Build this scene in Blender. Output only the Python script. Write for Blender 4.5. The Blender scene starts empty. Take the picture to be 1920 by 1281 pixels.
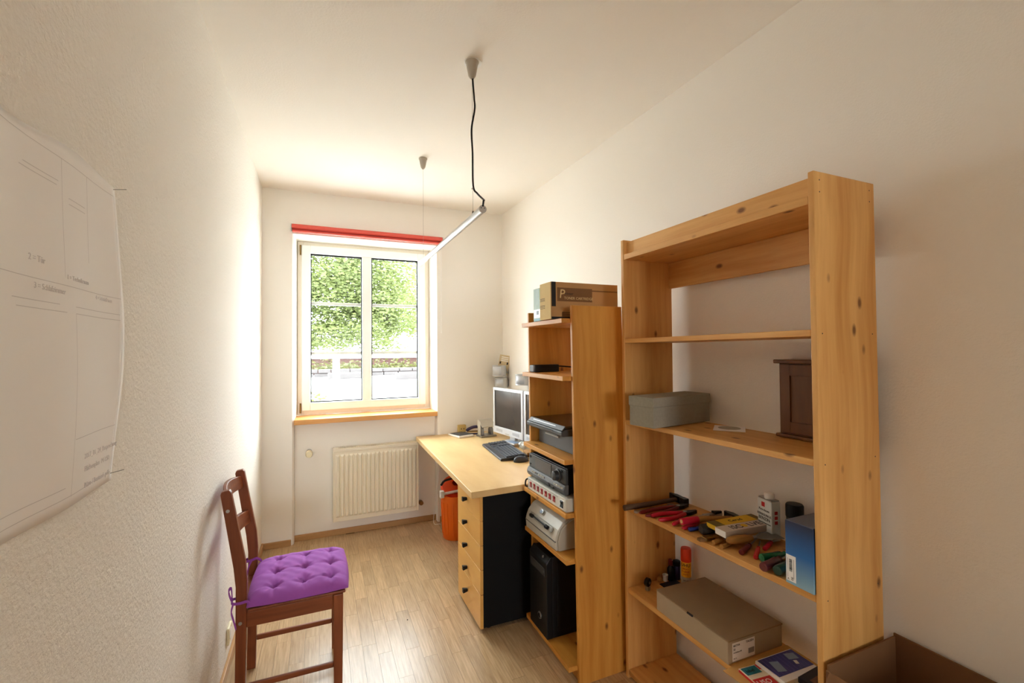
import bpy, bmesh, math, random
from mathutils import Matrix, Vector
random.seed(7)
PI = math.pi
SC = bpy.context.scene
COL = SC.collection

# ------------------------------------------------------------------ camera
CAM_H = 1.53
YAW, PITCH, ROLL = math.radians(23.143), math.radians(1.0556), math.radians(-0.4664)
cam_d = bpy.data.cameras.new('camera')
cam_d.sensor_width = 36.0
cam_d.lens = 36.0 * 845.25 / 1920.0
cam_d.clip_start = 0.02
cam = bpy.data.objects.new('camera', cam_d)
COL.objects.link(cam)
fwd = Vector((math.sin(YAW) * math.cos(PITCH), math.cos(YAW) * math.cos(PITCH), math.sin(PITCH)))
rt0 = Vector((math.cos(YAW), -math.sin(YAW), 0))
up0 = rt0.cross(fwd)
rt = rt0 * math.cos(ROLL) + up0 * math.sin(ROLL)
up = up0 * math.cos(ROLL) - rt0 * math.sin(ROLL)
cam.matrix_world = Matrix(((rt.x, up.x, -fwd.x, 0), (rt.y, up.y, -fwd.y, 0), (rt.z, up.z, -fwd.z, CAM_H), (0, 0, 0, 1)))
SC.camera = cam

# ------------------------------------------------------------------ sky, exposure
world = bpy.data.worlds.new('sky')
SC.world = world
world.use_nodes = True
wn = world.node_tree.nodes
wn['Background'].inputs['Color'].default_value = (0.91, 0.962, 1.0, 1)
wn['Background'].inputs['Strength'].default_value = 9.0
por_d = bpy.data.lights.new('window_portal', 'AREA')           # sampling guide for the sky through the window; gives off no light itself
por_d.shape = 'RECTANGLE'
por_d.size, por_d.size_y = 1.15, 1.5
por_d.cycles.is_portal = True
por = bpy.data.objects.new('window_portal', por_d)
COL.objects.link(por)
por.location = (0.39, 4.36, 1.73)
por.rotation_euler = (-PI / 2, 0, 0)
por2_d = bpy.data.lights.new('added_window_portal', 'AREA')      # the same guide for the added fill-light window behind the camera
por2_d.shape = 'RECTANGLE'
por2_d.size, por2_d.size_y = 2.0, 1.3
por2_d.cycles.is_portal = True
por2 = bpy.data.objects.new('added_window_portal', por2_d)
COL.objects.link(por2)
por2.location = (0.65, -8.02, 1.60)
por2.rotation_euler = (PI / 2, 0, 0)
SC.view_settings.view_transform = 'Standard'
SC.view_settings.look = 'None'
SC.view_settings.exposure = 1.5
SC.view_settings.gamma = 1.0
SC.view_settings.use_curve_mapping = False
SC.cycles.max_bounces = 10
SC.cycles.diffuse_bounces = 10
SC.cycles.glossy_bounces = 3
SC.cycles.transmission_bounces = 4
SC.cycles.transparent_max_bounces = 10
SC.cycles.caustics_reflective = False
SC.cycles.caustics_refractive = False
SC.cycles.use_adaptive_sampling = True
SC.cycles.adaptive_threshold = 0.05
SC.cycles.adaptive_min_samples = 32
SC.cycles.use_denoising = True


# ------------------------------------------------------------------ materials
def lin(r, g, b):
    f = lambda c: (c / 255 / 12.92) if c / 255 <= 0.04045 else ((c / 255 + 0.055) / 1.055) ** 2.4
    return (f(r), f(g), f(b), 1.0)


def new_mat(name):
    m = bpy.data.materials.new(name)
    m.use_nodes = True
    nt = m.node_tree
    return m, nt, nt.nodes['Principled BSDF']


def N(nt, t, **kw):
    n = nt.nodes.new(t)
    for k, v in kw.items():
        if k in n.inputs:
            n.inputs[k].default_value = v
        else:
            setattr(n, k, v)
    return n


def plain(name, rgb, rough=0.5, metal=0.0, var=0.06, scale=20, bump=0.0, spec=None, coat=0.0, emit=None):
    """flat paint, plastic, card or metal with slight mottling and optional fine relief"""
    m, nt, p = new_mat(name)
    tc = N(nt, 'ShaderNodeTexCoord')
    nz = N(nt, 'ShaderNodeTexNoise', Scale=scale, Detail=4.0)
    nt.links.new(tc.outputs['Object'], nz.inputs['Vector'])
    mr = N(nt, 'ShaderNodeMapRange')
    mr.inputs['To Min'].default_value = 1 - var
    mr.inputs['To Max'].default_value = 1 + var
    nt.links.new(nz.outputs['Fac'], mr.inputs['Value'])
    mx = N(nt, 'ShaderNodeVectorMath', operation='SCALE')
    mx.inputs[0].default_value = lin(*rgb)[:3]
    nt.links.new(mr.outputs[0], mx.inputs['Scale'])
    nt.links.new(mx.outputs[0], p.inputs['Base Color'])
    p.inputs['Roughness'].default_value = rough
    p.inputs['Metallic'].default_value = metal
    if spec is not None:
        p.inputs['Specular IOR Level'].default_value = spec
    if coat:
        p.inputs['Coat Weight'].default_value = coat
    if bump:
        nb = N(nt, 'ShaderNodeTexNoise', Scale=scale * 6, Detail=3.0)
        nt.links.new(tc.outputs['Object'], nb.inputs['Vector'])
        b = N(nt, 'ShaderNodeBump', Strength=bump, Distance=0.002)
        nt.links.new(nb.outputs['Fac'], b.inputs['Height'])
        nt.links.new(b.outputs[0], p.inputs['Normal'])
    return m


def plaster(name, rgb, scale=170, strength=0.45, dist=0.0025):
    m, nt, p = new_mat(name)
    tc = N(nt, 'ShaderNodeTexCoord')
    a = N(nt, 'ShaderNodeTexNoise', Scale=scale, Detail=3.0, Roughness=0.6)
    b = N(nt, 'ShaderNodeTexNoise', Scale=scale / 9, Detail=2.0)
    nt.links.new(tc.outputs['Object'], a.inputs['Vector'])
    nt.links.new(tc.outputs['Object'], b.inputs['Vector'])
    ad = N(nt, 'ShaderNodeMath', operation='MULTIPLY_ADD')
    ad.inputs[1].default_value = 0.7
    nt.links.new(b.outputs['Fac'], ad.inputs[0])
    nt.links.new(a.outputs['Fac'], ad.inputs[2])
    bu = N(nt, 'ShaderNodeBump', Strength=strength, Distance=dist)
    nt.links.new(ad.outputs[0], bu.inputs['Height'])
    nt.links.new(bu.outputs[0], p.inputs['Normal'])
    p.inputs['Base Color'].default_value = lin(*rgb)
    p.inputs['Roughness'].default_value = 0.9
    p.inputs['Specular IOR Level'].default_value = 0.2
    return m


def wood(name, light, dark, axis='Z', grain=38, stretch=0.05, rough=0.5, knots=True, knot_scale=12.0, mixamt=1.0):
    """lacquered timber: grain along one axis, knots, a per-piece shift"""
    m, nt, p = new_mat(name)
    tc = N(nt, 'ShaderNodeTexCoord')
    oi = N(nt, 'ShaderNodeObjectInfo')
    sh = N(nt, 'ShaderNodeVectorMath', operation='SCALE')
    sh.inputs[0].default_value = (13.7, 7.3, 9.1)
    nt.links.new(oi.outputs['Random'], sh.inputs['Scale'])
    ad = N(nt, 'ShaderNodeVectorMath', operation='ADD')
    nt.links.new(tc.outputs['Object'], ad.inputs[0])
    nt.links.new(sh.outputs[0], ad.inputs[1])
    # gentle wobble
    wob = N(nt, 'ShaderNodeTexNoise', Scale=2.2, Detail=1.0)
    nt.links.new(ad.outputs[0], wob.inputs['Vector'])
    ws = N(nt, 'ShaderNodeVectorMath', operation='SCALE')
    ws.inputs['Scale'].default_value = 0.06
    nt.links.new(wob.outputs['Color'], ws.inputs[0])
    ad2 = N(nt, 'ShaderNodeVectorMath', operation='ADD')
    nt.links.new(ad.outputs[0], ad2.inputs[0])
    nt.links.new(ws.outputs[0], ad2.inputs[1])
    sc = {'X': (stretch, 1, 1), 'Y': (1, stretch, 1), 'Z': (1, 1, stretch)}[axis]
    mp = N(nt, 'ShaderNodeMapping')
    mp.inputs['Scale'].default_value = sc
    nt.links.new(ad2.outputs[0], mp.inputs['Vector'])
    g = N(nt, 'ShaderNodeTexNoise', Scale=grain, Detail=5.0, Roughness=0.6)
    nt.links.new(mp.outputs[0], g.inputs['Vector'])
    g2 = N(nt, 'ShaderNodeTexNoise', Scale=grain * 0.28, Detail=2.0)
    nt.links.new(mp.outputs[0], g2.inputs['Vector'])
    av = N(nt, 'ShaderNodeMath', operation='ADD')
    nt.links.new(g.outputs['Fac'], av.inputs[0])
    nt.links.new(g2.outputs['Fac'], av.inputs[1])
    mr = N(nt, 'ShaderNodeMapRange')
    mr.inputs['From Min'].default_value = 0.72
    mr.inputs['From Max'].default_value = 1.3
    mr.inputs['To Max'].default_value = mixamt
    nt.links.new(av.outputs[0], mr.inputs['Value'])
    mix = N(nt, 'ShaderNodeMix', data_type='RGBA')
    mix.inputs[6].default_value = lin(*light)
    mix.inputs[7].default_value = lin(*dark)
    nt.links.new(mr.outputs[0], mix.inputs['Factor'])
    last = mix.outputs[2]
    if knots:
        ks = {'X': (0.55, 1, 1), 'Y': (1, 0.55, 1), 'Z': (1, 1, 0.55)}[axis]
        km = N(nt, 'ShaderNodeMapping')
        km.inputs['Scale'].default_value = ks
        nt.links.new(ad.outputs[0], km.inputs['Vector'])
        v = N(nt, 'ShaderNodeTexVoronoi', Scale=knot_scale, Randomness=1.0)
        nt.links.new(km.outputs[0], v.inputs['Vector'])
        kr = N(nt, 'ShaderNodeMapRange')
        kr.inputs['From Min'].default_value = 0.06
        kr.inputs['From Max'].default_value = 0.15
        kr.inputs['To Min'].default_value = 0.85
        kr.inputs['To Max'].default_value = 0.0
        nt.links.new(v.outputs['Distance'], kr.inputs['Value'])
        kx = N(nt, 'ShaderNodeMix', data_type='RGBA')
        nt.links.new(kr.outputs[0], kx.inputs['Factor'])
        nt.links.new(last, kx.inputs[6])
        kx.inputs[7].default_value = lin(96, 48, 16)
        last = kx.outputs[2]
    nt.links.new(last, p.inputs['Base Color'])
    p.inputs['Roughness'].default_value = rough
    p.inputs['Specular IOR Level'].default_value = 0.35
    bu = N(nt, 'ShaderNodeBump', Strength=0.08, Distance=0.001)
    nt.links.new(g.outputs['Fac'], bu.inputs['Height'])
    nt.links.new(bu.outputs[0], p.inputs['Normal'])
    return m


PINE_L, PINE_D = (226, 176, 106), (198, 140, 72)
M = {}
M['wall'] = plaster('wall_plaster', (240, 236, 229), 150, 0.35, 0.0025)
M['wall_left'] = plaster('roughcast_plaster', (241, 238, 232), 80, 0.85, 0.005)
M['wall_far'] = plaster('smooth_plaster', (240, 237, 231), 120, 0.1, 0.002)
M['ceil'] = plaster('ceiling_plaster', (241, 237, 230), 110, 0.35, 0.003)
M['pine_x'] = wood('pine_across', PINE_L, PINE_D, 'X')
M['pine_y'] = wood('pine_along', PINE_L, PINE_D, 'Y')
M['pine_z'] = wood('pine_upright', PINE_L, PINE_D, 'Z')
AMB_L, AMB_D = (212, 154, 70), (184, 119, 42)
M['amber_y'] = wood('amber_pine_along', AMB_L, AMB_D, 'Y')
M['amber_z'] = wood('amber_pine_upright', AMB_L, AMB_D, 'Z')
M['beech'] = wood('birch_top', (230, 200, 146), (218, 180, 122), 'Y', 14, 0.25, 0.3, False)
M['beech_z'] = wood('birch_front', (226, 178, 100), (214, 160, 84), 'Y', 12, 0.3, 0.38, False)
M['sill'] = wood('sill_wood', (224, 170, 104), (206, 146, 80), 'X', 30, 0.05, 0.35, False)
M['skirt'] = wood('skirting_wood', (196, 156, 108), (172, 130, 84), 'X', 30, 0.05, 0.4, False)
M['skirt_y'] = wood('skirting_wood_along', (196, 156, 108), (172, 130, 84), 'Y', 30, 0.05, 0.4, False)
M['chair_z'] = wood('mahogany_upright', (150, 84, 48), (112, 56, 28), 'Z', 40, 0.05, 0.38, False)
M['chair_x'] = wood('mahogany_across', (150, 84, 48), (112, 56, 28), 'X', 40, 0.05, 0.38, False)
M['chair_y'] = wood('mahogany_along', (150, 84, 48), (112, 56, 28), 'Y', 40, 0.05, 0.38, False)
M['walnut'] = wood('dark_walnut', (124, 78, 32), (90, 52, 20), 'Z', 30, 0.08, 0.4, False)
M['handle_wood'] = wood('tool_handle_wood', (184, 136, 72), (150, 104, 48), 'X', 40, 0.06, 0.5, False)
M['pvc'] = plain('window_pvc', (238, 238, 236), 0.3, var=0.01)
M['pvc_frame'] = plain('window_frame_pvc', (228, 222, 208), 0.35, var=0.02)
M['seal'] = plain('rubber_seal', (18, 19, 21), 0.7, spec=0.2)
M['radiator'] = plain('radiator_enamel', (236, 228, 208), 0.3, var=0.01)
M['cream'] = plain('cream_plastic', (232, 222, 188), 0.4, var=0.02)
M['brass'] = plain('brass', (150, 120, 70), 0.35, 0.9)
M['steel'] = plain('steel', (170, 170, 168), 0.32, 0.95)
M['dsteel'] = plain('dark_steel', (70, 68, 66), 0.4, 0.9)
M['alu'] = plain('aluminium', (196, 198, 200), 0.42, 0.35, var=0.02)
M['tube'] = plain('lamp_tube_white', (196, 200, 202), 0.3, 0.1, var=0.02)
M['cup'] = plain('grey_plastic', (184, 178, 168), 0.45)
M['red_fab'] = plain('red_blind', (226, 92, 80), 0.6, var=0.05, scale=60)
M['dkred_fab'] = plain('dark_red_slot', (168, 34, 30), 0.7)
M['black'] = plain('black_plastic', (16, 15, 15), 0.45, spec=0.3)
M['blackmatt'] = plain('black_laminate', (9, 8, 8), 0.6, spec=0.2)
M['charcoal'] = plain('charcoal_plastic', (50, 50, 50), 0.5)
M['grey'] = plain('grey_case', (84, 84, 84), 0.5)
M['lgrey'] = plain('light_grey_case', (188, 186, 176), 0.45, var=0.02)
M['lgrey2'] = plain('light_grey_side', (170, 164, 150), 0.45, var=0.02)
M['silver'] = plain('silver_plastic', (206, 210, 218), 0.35, 0.15, var=0.02)
M['screen'] = plain('dark_screen', (52, 48, 46), 0.25, var=0.02)
M['white'] = plain('white_plastic', (238, 238, 236), 0.4, var=0.02)
M['paper'] = plain('paper', (246, 244, 243), 0.8, var=0.015, scale=6)
M['ink'] = plain('grey_ink', (150, 146, 150), 0.9)
M['pencil'] = plain('faint_grey_ink', (214, 210, 211), 0.9)
M['inkdark'] = plain('black_ink', (28, 26, 26), 0.8)
M['purple'] = plain('purple_cotton', (150, 76, 170), 0.85, var=0.06, scale=14, bump=0.12)
M['orange'] = plain('orange_plastic', (240, 112, 18), 0.4, var=0.03)
M['dorange'] = plain('red_orange_plastic', (214, 68, 16), 0.45, var=0.03)
M['navy'] = plain('navy_plastic', (40, 34, 78), 0.3)
M['keys'] = plain('key_caps', (70, 74, 84), 0.45)
M['kbody'] = plain('keyboard_body', (44, 48, 58), 0.4)
M['felt'] = plain('grey_felt', (146, 142, 128), 0.95, var=0.14, scale=90, bump=0.5)
M['card'] = plain('brown_cardboard', (176, 134, 84), 0.85, var=0.05, scale=14)
M['carddark'] = plain('brown_print', (120, 84, 48), 0.85)
M['cardside'] = plain('pale_card', (212, 186, 130), 0.85)
M['cardbig'] = plain('corrugated_cardboard', (122, 84, 50), 0.9, var=0.06, scale=10)
M['archive'] = plain('grey_board', (176, 160, 136), 0.85, var=0.03, scale=24)
M['manila'] = plain('manila_card', (206, 160, 92), 0.8, var=0.04)
M['red'] = plain('red_rubber', (190, 20, 50), 0.4)
M['dkred'] = plain('dark_red_handle', (110, 24, 26), 0.35)
M['maroon'] = plain('maroon_handle', (96, 40, 42), 0.3, coat=0.3)
M['green'] = plain('green_handle', (10, 110, 60), 0.25, coat=0.4)
M['dgreen'] = plain('dark_green_handle', (34, 70, 58), 0.25, coat=0.4)
M['blue'] = plain('blue_plastic', (30, 50, 130), 0.35)
M['yellow'] = plain('yellow_print', (226, 184, 30), 0.6)
M['olive'] = plain('olive_print', (110, 94, 30), 0.6)
M['tinwhite'] = plain('white_enamel', (222, 228, 226), 0.3)
M['redink'] = plain('red_ink', (196, 30, 34), 0.5)
M['orangeink'] = plain('orange_ink', (226, 96, 20), 0.5)
M['uyellow'] = plain('glue_yellow', (246, 176, 24), 0.4)
M['cap_or'] = plain('orange_cap', (232, 62, 18), 0.45)
M['teal'] = plain('teal_print', (30, 120, 134), 0.5)
M['bpack'] = plain('blue_print', (54, 60, 140), 0.4)
M['lightblue'] = plain('light_blue_print', (140, 164, 196), 0.4)
M['boxgreen'] = plain('green_grey_print', (120, 140, 116), 0.5, var=0.3, scale=30)
M['stone'] = plain('street_stone', (60, 56, 56), 0.9, var=0.2, scale=3)
M['road'] = plain('road', (196, 194, 190), 0.9, var=0.05, scale=0.6)
M['brickwall'] = plain('red_house_render', (72, 48, 44), 0.9, var=0.12, scale=1.5)
M['bark'] = plain('bark', (44, 38, 32), 0.9, var=0.2, scale=9)
M['spot'] = plain('dark_crumb', (40, 34, 30), 0.8)


def gradient_blue():
    m, nt, p = new_mat('blue_fade_print')
    tc = N(nt, 'ShaderNodeTexCoord')
    sx = N(nt, 'ShaderNodeSeparateXYZ')
    nt.links.new(tc.outputs['Object'], sx.inputs[0])
    mr = N(nt, 'ShaderNodeMapRange')
    mr.inputs['From Min'].default_value = 0.0
    mr.inputs['From Max'].default_value = 0.19
    nt.links.new(sx.outputs['Z'], mr.inputs['Value'])
    cr = N(nt, 'ShaderNodeValToRGB')
    e = cr.color_ramp.elements
    e[0].position, e[0].color = 0.0, lin(140, 178, 196)
    e[1].position, e[1].color = 1.0, lin(36, 40, 66)
    x = cr.color_ramp.elements.new(0.5)
    x.color = lin(40, 104, 172)
    nt.links.new(mr.outputs[0], cr.inputs['Fac'])
    nt.links.new(cr.outputs[0], p.inputs['Base Color'])
    p.inputs['Roughness'].default_value = 0.3
    return m


M['bluefade'] = gradient_blue()


def floor_mat():
    m, nt, p = new_mat('oak_strip')
    tc = N(nt, 'ShaderNodeTexCoord')
    oi = N(nt, 'ShaderNodeObjectInfo')
    sh = N(nt, 'ShaderNodeVectorMath', operation='SCALE')
    sh.inputs[0].default_value = (9.7, 31.3, 0)
    nt.links.new(oi.outputs['Random'], sh.inputs['Scale'])
    ad = N(nt, 'ShaderNodeVectorMath', operation='ADD')
    nt.links.new(tc.outputs['Object'], ad.inputs[0])
    nt.links.new(sh.outputs[0], ad.inputs[1])
    mp = N(nt, 'ShaderNodeMapping')
    mp.inputs['Scale'].default_value = (1, 0.05, 1)
    nt.links.new(ad.outputs[0], mp.inputs['Vector'])
    g = N(nt, 'ShaderNodeTexNoise', Scale=110, Detail=5.0, Roughness=0.65)
    nt.links.new(mp.outputs[0], g.inputs['Vector'])
    cr = N(nt, 'ShaderNodeValToRGB')
    e = cr.color_ramp.elements
    e[0].position, e[0].color = 0.3, lin(168, 137, 98)
    e[1].position, e[1].color = 0.75, lin(212, 183, 143)
    nt.links.new(g.outputs['Fac'], cr.inputs['Fac'])
    mr = N(nt, 'ShaderNodeMapRange')
    mr.inputs['To Min'].default_value = 0.86
    mr.inputs['To Max'].default_value = 1.08
    nt.links.new(oi.outputs['Random'], mr.inputs['Value'])
    sc = N(nt, 'ShaderNodeVectorMath', operation='SCALE')
    nt.links.new(cr.outputs[0], sc.inputs[0])
    nt.links.new(mr.outputs[0], sc.inputs['Scale'])
    nt.links.new(sc.outputs[0], p.inputs['Base Color'])
    p.inputs['Roughness'].default_value = 0.30
    bu = N(nt, 'ShaderNodeBump', Strength=0.12, Distance=0.001)
    nt.links.new(g.outputs['Fac'], bu.inputs['Height'])
    nt.links.new(bu.outputs[0], p.inputs['Normal'])
    return m


M['floor'] = floor_mat()


def glass_mat():
    m, nt, p = new_mat('window_glass')
    nt.nodes.remove(p)
    out = [n for n in nt.nodes if n.type == 'OUTPUT_MATERIAL'][0]
    tr = N(nt, 'ShaderNodeBsdfTransparent')
    tr.inputs['Color'].default_value = (0.96, 0.98, 0.97, 1)
    gl = N(nt, 'ShaderNodeBsdfGlossy', Roughness=0.02)
    fr = N(nt, 'ShaderNodeFresnel', IOR=1.45)
    mx = N(nt, 'ShaderNodeMixShader')
    wk = N(nt, 'ShaderNodeMath', operation='MULTIPLY')   # reflection cut so the added back window does not mirror in the panes
    wk.inputs[1].default_value = 0.06
    nt.links.new(fr.outputs[0], wk.inputs[0])
    nt.links.new(wk.outputs[0], mx.inputs[0])
    nt.links.new(tr.outputs[0], mx.inputs[1])
    nt.links.new(gl.outputs[0], mx.inputs[2])
    nt.links.new(mx.outputs[0], out.inputs['Surface'])
    return m


M['glass'] = glass_mat()


def clear_plastic():
    m, nt, p = new_mat('smoky_clear_plastic')
    p.inputs['Base Color'].default_value = lin(214, 208, 196)
    p.inputs['Roughness'].default_value = 0.12
    p.inputs['Alpha'].default_value = 0.55
    return m


M['clear'] = clear_plastic()


def leaf_mat(name, c1, c2):
    m, nt, p = new_mat(name)
    out = [n for n in nt.nodes if n.type == 'OUTPUT_MATERIAL'][0]
    tc = N(nt, 'ShaderNodeTexCoord')
    nz = N(nt, 'ShaderNodeTexNoise', Scale=1.3, Detail=3.0)
    nt.links.new(tc.outputs['Object'], nz.inputs['Vector'])
    mix = N(nt, 'ShaderNodeMix', data_type='RGBA')
    mix.inputs[6].default_value = lin(*c1)
    mix.inputs[7].default_value = lin(*c2)
    nt.links.new(nz.outputs['Fac'], mix.inputs['Factor'])
    nt.links.new(mix.outputs[2], p.inputs['Base Color'])
    p.inputs['Roughness'].default_value = 0.6
    tl = N(nt, 'ShaderNodeBsdfTranslucent')
    nt.links.new(mix.outputs[2], tl.inputs['Color'])
    ms = N(nt, 'ShaderNodeMixShader')
    ms.inputs[0].default_value = 0.45
    nt.links.new(p.outputs[0], ms.inputs[1])
    nt.links.new(tl.outputs[0], ms.inputs[2])
    nt.links.new(ms.outputs[0], out.inputs['Surface'])
    return m


M['leaf'] = leaf_mat('tree_leaves', (56, 68, 30), (98, 106, 54))
M['leaf2'] = leaf_mat('bright_leaves', (74, 88, 40), (112, 120, 64))
M['grass'] = leaf_mat('verge_plants', (60, 66, 30), (84, 82, 40))

# ------------------------------------------------------------------ mesh helpers
MAT = {}   # world matrix of every thing built here


def BM():
    return bmesh.new()


def box(bm, x0, x1, y0, y1, z0, z1):
    c = [bm.verts.new(v) for v in ((x0, y0, z0), (x1, y0, z0), (x1, y1, z0), (x0, y1, z0), (x0, y0, z1), (x1, y0, z1), (x1, y1, z1), (x0, y1, z1))]
    for f in ((0, 3, 2, 1), (4, 5, 6, 7), (0, 1, 5, 4), (1, 2, 6, 5), (2, 3, 7, 6), (3, 0, 4, 7)):
        bm.faces.new([c[i] for i in f])
    return c


def prism(bm, pts, ax, a, b):
    """polygon in the plane across axis ax, pushed from a to b"""
    def mk(p, t):
        return {'X': (t, p[0], p[1]), 'Y': (p[0], t, p[1]), 'Z': (p[0], p[1], t)}[ax]
    A = [bm.verts.new(mk(p, a)) for p in pts]
    B = [bm.verts.new(mk(p, b)) for p in pts]
    n = len(pts)
    bm.faces.new(A)
    bm.faces.new(B[::-1])
    for i in range(n):
        bm.faces.new((A[i], B[i], B[(i + 1) % n], A[(i + 1) % n]))
    bmesh.ops.recalc_face_normals(bm, faces=bm.faces[:])


def frame_of(d):
    d = d.normalized()
    a = Vector((0, 0, 1)) if abs(d.z) < 0.9 else Vector((1, 0, 0))
    u = d.cross(a).normalized()
    return u, d.cross(u).normalized()


def tube(bm, pts, r, seg=10, cap=True):
    pts = [Vector(p) for p in pts]
    rs = r if isinstance(r, (list, tuple)) else [r] * len(pts)
    rings = []
    u = None
    for i, p in enumerate(pts):
        d = (pts[min(i + 1, len(pts) - 1)] - pts[max(i - 1, 0)]).normalized()
        if u is None:
            u, v = frame_of(d)
        else:
            u = (u - d * u.dot(d)).normalized()
            v = d.cross(u)
        rings.append([bm.verts.new(p + (u * math.cos(2 * PI * k / seg) + v * math.sin(2 * PI * k / seg)) * rs[i]) for k in range(seg)])
    for a, b in zip(rings, rings[1:]):
        for k in range(seg):
            bm.faces.new((a[k], a[(k + 1) % seg], b[(k + 1) % seg], b[k]))
    if cap:
        bm.faces.new(rings[0][::-1])
        bm.faces.new(rings[-1])
    bmesh.ops.recalc_face_normals(bm, faces=bm.faces[:])


def smooth_path(pts, n=6):
    P = [Vector(p) for p in pts]
    out = []
    for i in range(len(P) - 1):
        p0, p1, p2, p3 = P[max(i - 1, 0)], P[i], P[i + 1], P[min(i + 2, len(P) - 1)]
        for k in range(n):
            t = k / n
            out.append(0.5 * ((2 * p1) + (p2 - p0) * t + (2 * p0 - 5 * p1 + 4 * p2 - p3) * t * t + (3 * p1 - p0 - 3 * p2 + p3) * t ** 3))
    out.append(P[-1])
    return out


def lathe(bm, prof, seg=24, c=(0, 0, 0), ax='Z'):
    rings = []
    for r, z in prof:
        ring = []
        for k in range(seg):
            a = 2 * PI * k / seg
            q = (r * math.cos(a), r * math.sin(a), z)
            if ax == 'X':
                q = (q[2], q[0], q[1])
            elif ax == 'Y':
                q = (q[1], q[2], q[0])
            ring.append(bm.verts.new((q[0] + c[0], q[1] + c[1], q[2] + c[2])))
        rings.append(ring)
    for a, b in zip(rings, rings[1:]):
        for k in range(seg):
            bm.faces.new((a[k], a[(k + 1) % seg], b[(k + 1) % seg], b[k]))
    bm.faces.new(rings[0][::-1])
    bm.faces.new(rings[-1])
    bmesh.ops.recalc_face_normals(bm, faces=bm.faces[:])


def grid(bm, f, nu, nv):
    vs = [[bm.verts.new(f(i / nu, j / nv)) for j in range(nv + 1)] for i in range(nu + 1)]
    for i in range(nu):
        for j in range(nv):
            bm.faces.new((vs[i][j], vs[i + 1][j], vs[i + 1][j + 1], vs[i][j + 1]))
    return vs


def obj(name, bm, mat, parent=None, bevel=0.0, smooth=False, world=True, segs=2, solid=0.0):
    """link bm as one mesh object; world=True: coordinates are the room's, moved into the parent's frame"""
    me = bpy.data.meshes.new(name)
    if parent is not None and world:
        bm.transform(MAT[parent.name].inverted())
    org = None
    if parent is None:
        xs = [v.co for v in bm.verts]
        org = Vector(((min(v.x for v in xs) + max(v.x for v in xs)) / 2, (min(v.y for v in xs) + max(v.y for v in xs)) / 2, min(v.z for v in xs)))
        bm.transform(Matrix.Translation(-org))
    bm.to_mesh(me)
    bm.free()
    o = bpy.data.objects.new(name, me)
    COL.objects.link(o)
    if parent is not None:
        o.parent = parent
        MAT[o.name] = MAT[parent.name].copy()
    else:
        o.location = org
        MAT[o.name] = Matrix.Translation(org)
    me.materials.append(M[mat] if isinstance(mat, str) else mat)
    if smooth:
        for p in me.polygons:
            p.use_smooth = True
        if smooth == 'auto':
            me.set_sharp_from_angle(angle=math.radians(40))
    if solid:
        s = o.modifiers.new('solid', 'SOLIDIFY')
        s.thickness = solid
    if bevel:
        b = o.modifiers.new('bevel', 'BEVEL')
        b.width = bevel
        b.segments = segs
        b.limit_method = 'ANGLE'
    return o


def thing(name, label, cat, loc=(0, 0, 0), rz=0.0, group=None, rot=None):
    o = bpy.data.objects.new(name, None)
    COL.objects.link(o)
    o.empty_display_size = 0.05
    o.location = loc
    o.rotation_euler = rot if rot else (0, 0, rz)
    MAT[o.name] = Matrix.Translation(loc) @ o.rotation_euler.to_matrix().to_4x4()
    return tag(o, label, cat, group)


def tag(o, label=None, cat=None, group=None, kind=None):
    if label:
        o['label'] = label
    if cat:
        o['category'] = cat
    if group:
        o['group'] = group
    if kind:
        o['kind'] = kind
    return o


def bx(name, dims, mat, parent=None, bevel=0.002, world=True, **k):
    bm = BM()
    box(bm, *dims)
    return obj(name, bm, mat, parent, bevel, world=world, **k)


def lettering(name, body, size, mat, parent, origin, right, upv, align='LEFT', depth=0.0003):
    """printed words lying on a surface: origin, reading direction, up direction (in the parent's frame)"""
    cu = bpy.data.curves.new('text_curve', 'FONT')
    cu.body = body
    cu.size = size
    cu.align_x = align
    cu.extrude = depth
    cu.resolution_u = 2
    t = bpy.data.objects.new('text_tmp', cu)
    COL.objects.link(t)
    bpy.context.view_layer.update()
    me = bpy.data.meshes.new_from_object(t.evaluated_get(bpy.context.evaluated_depsgraph_get()))
    bpy.data.objects.remove(t)
    r, u = Vector(right).normalized(), Vector(upv).normalized()
    n = r.cross(u)
    me.transform(Matrix(((r.x, u.x, n.x, origin[0]), (r.y, u.y, n.y, origin[1]), (r.z, u.z, n.z, origin[2]), (0, 0, 0, 1))))
    me.materials.clear()
    me.materials.append(M[mat])
    o = bpy.data.objects.new(name, me)
    COL.objects.link(o)
    o.parent = parent
    MAT[o.name] = MAT[parent.name].copy()
    return o


# ================================================================== THE ROOM
H = 2.822
XL = -0.412
YB = -1.1
YF = 3.99          # room face of the window wall
YN = 4.062         # niche under the sill


def XR(y):         # right wall runs slightly inwards
    return 1.668 - 0.0150 * y


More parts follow.
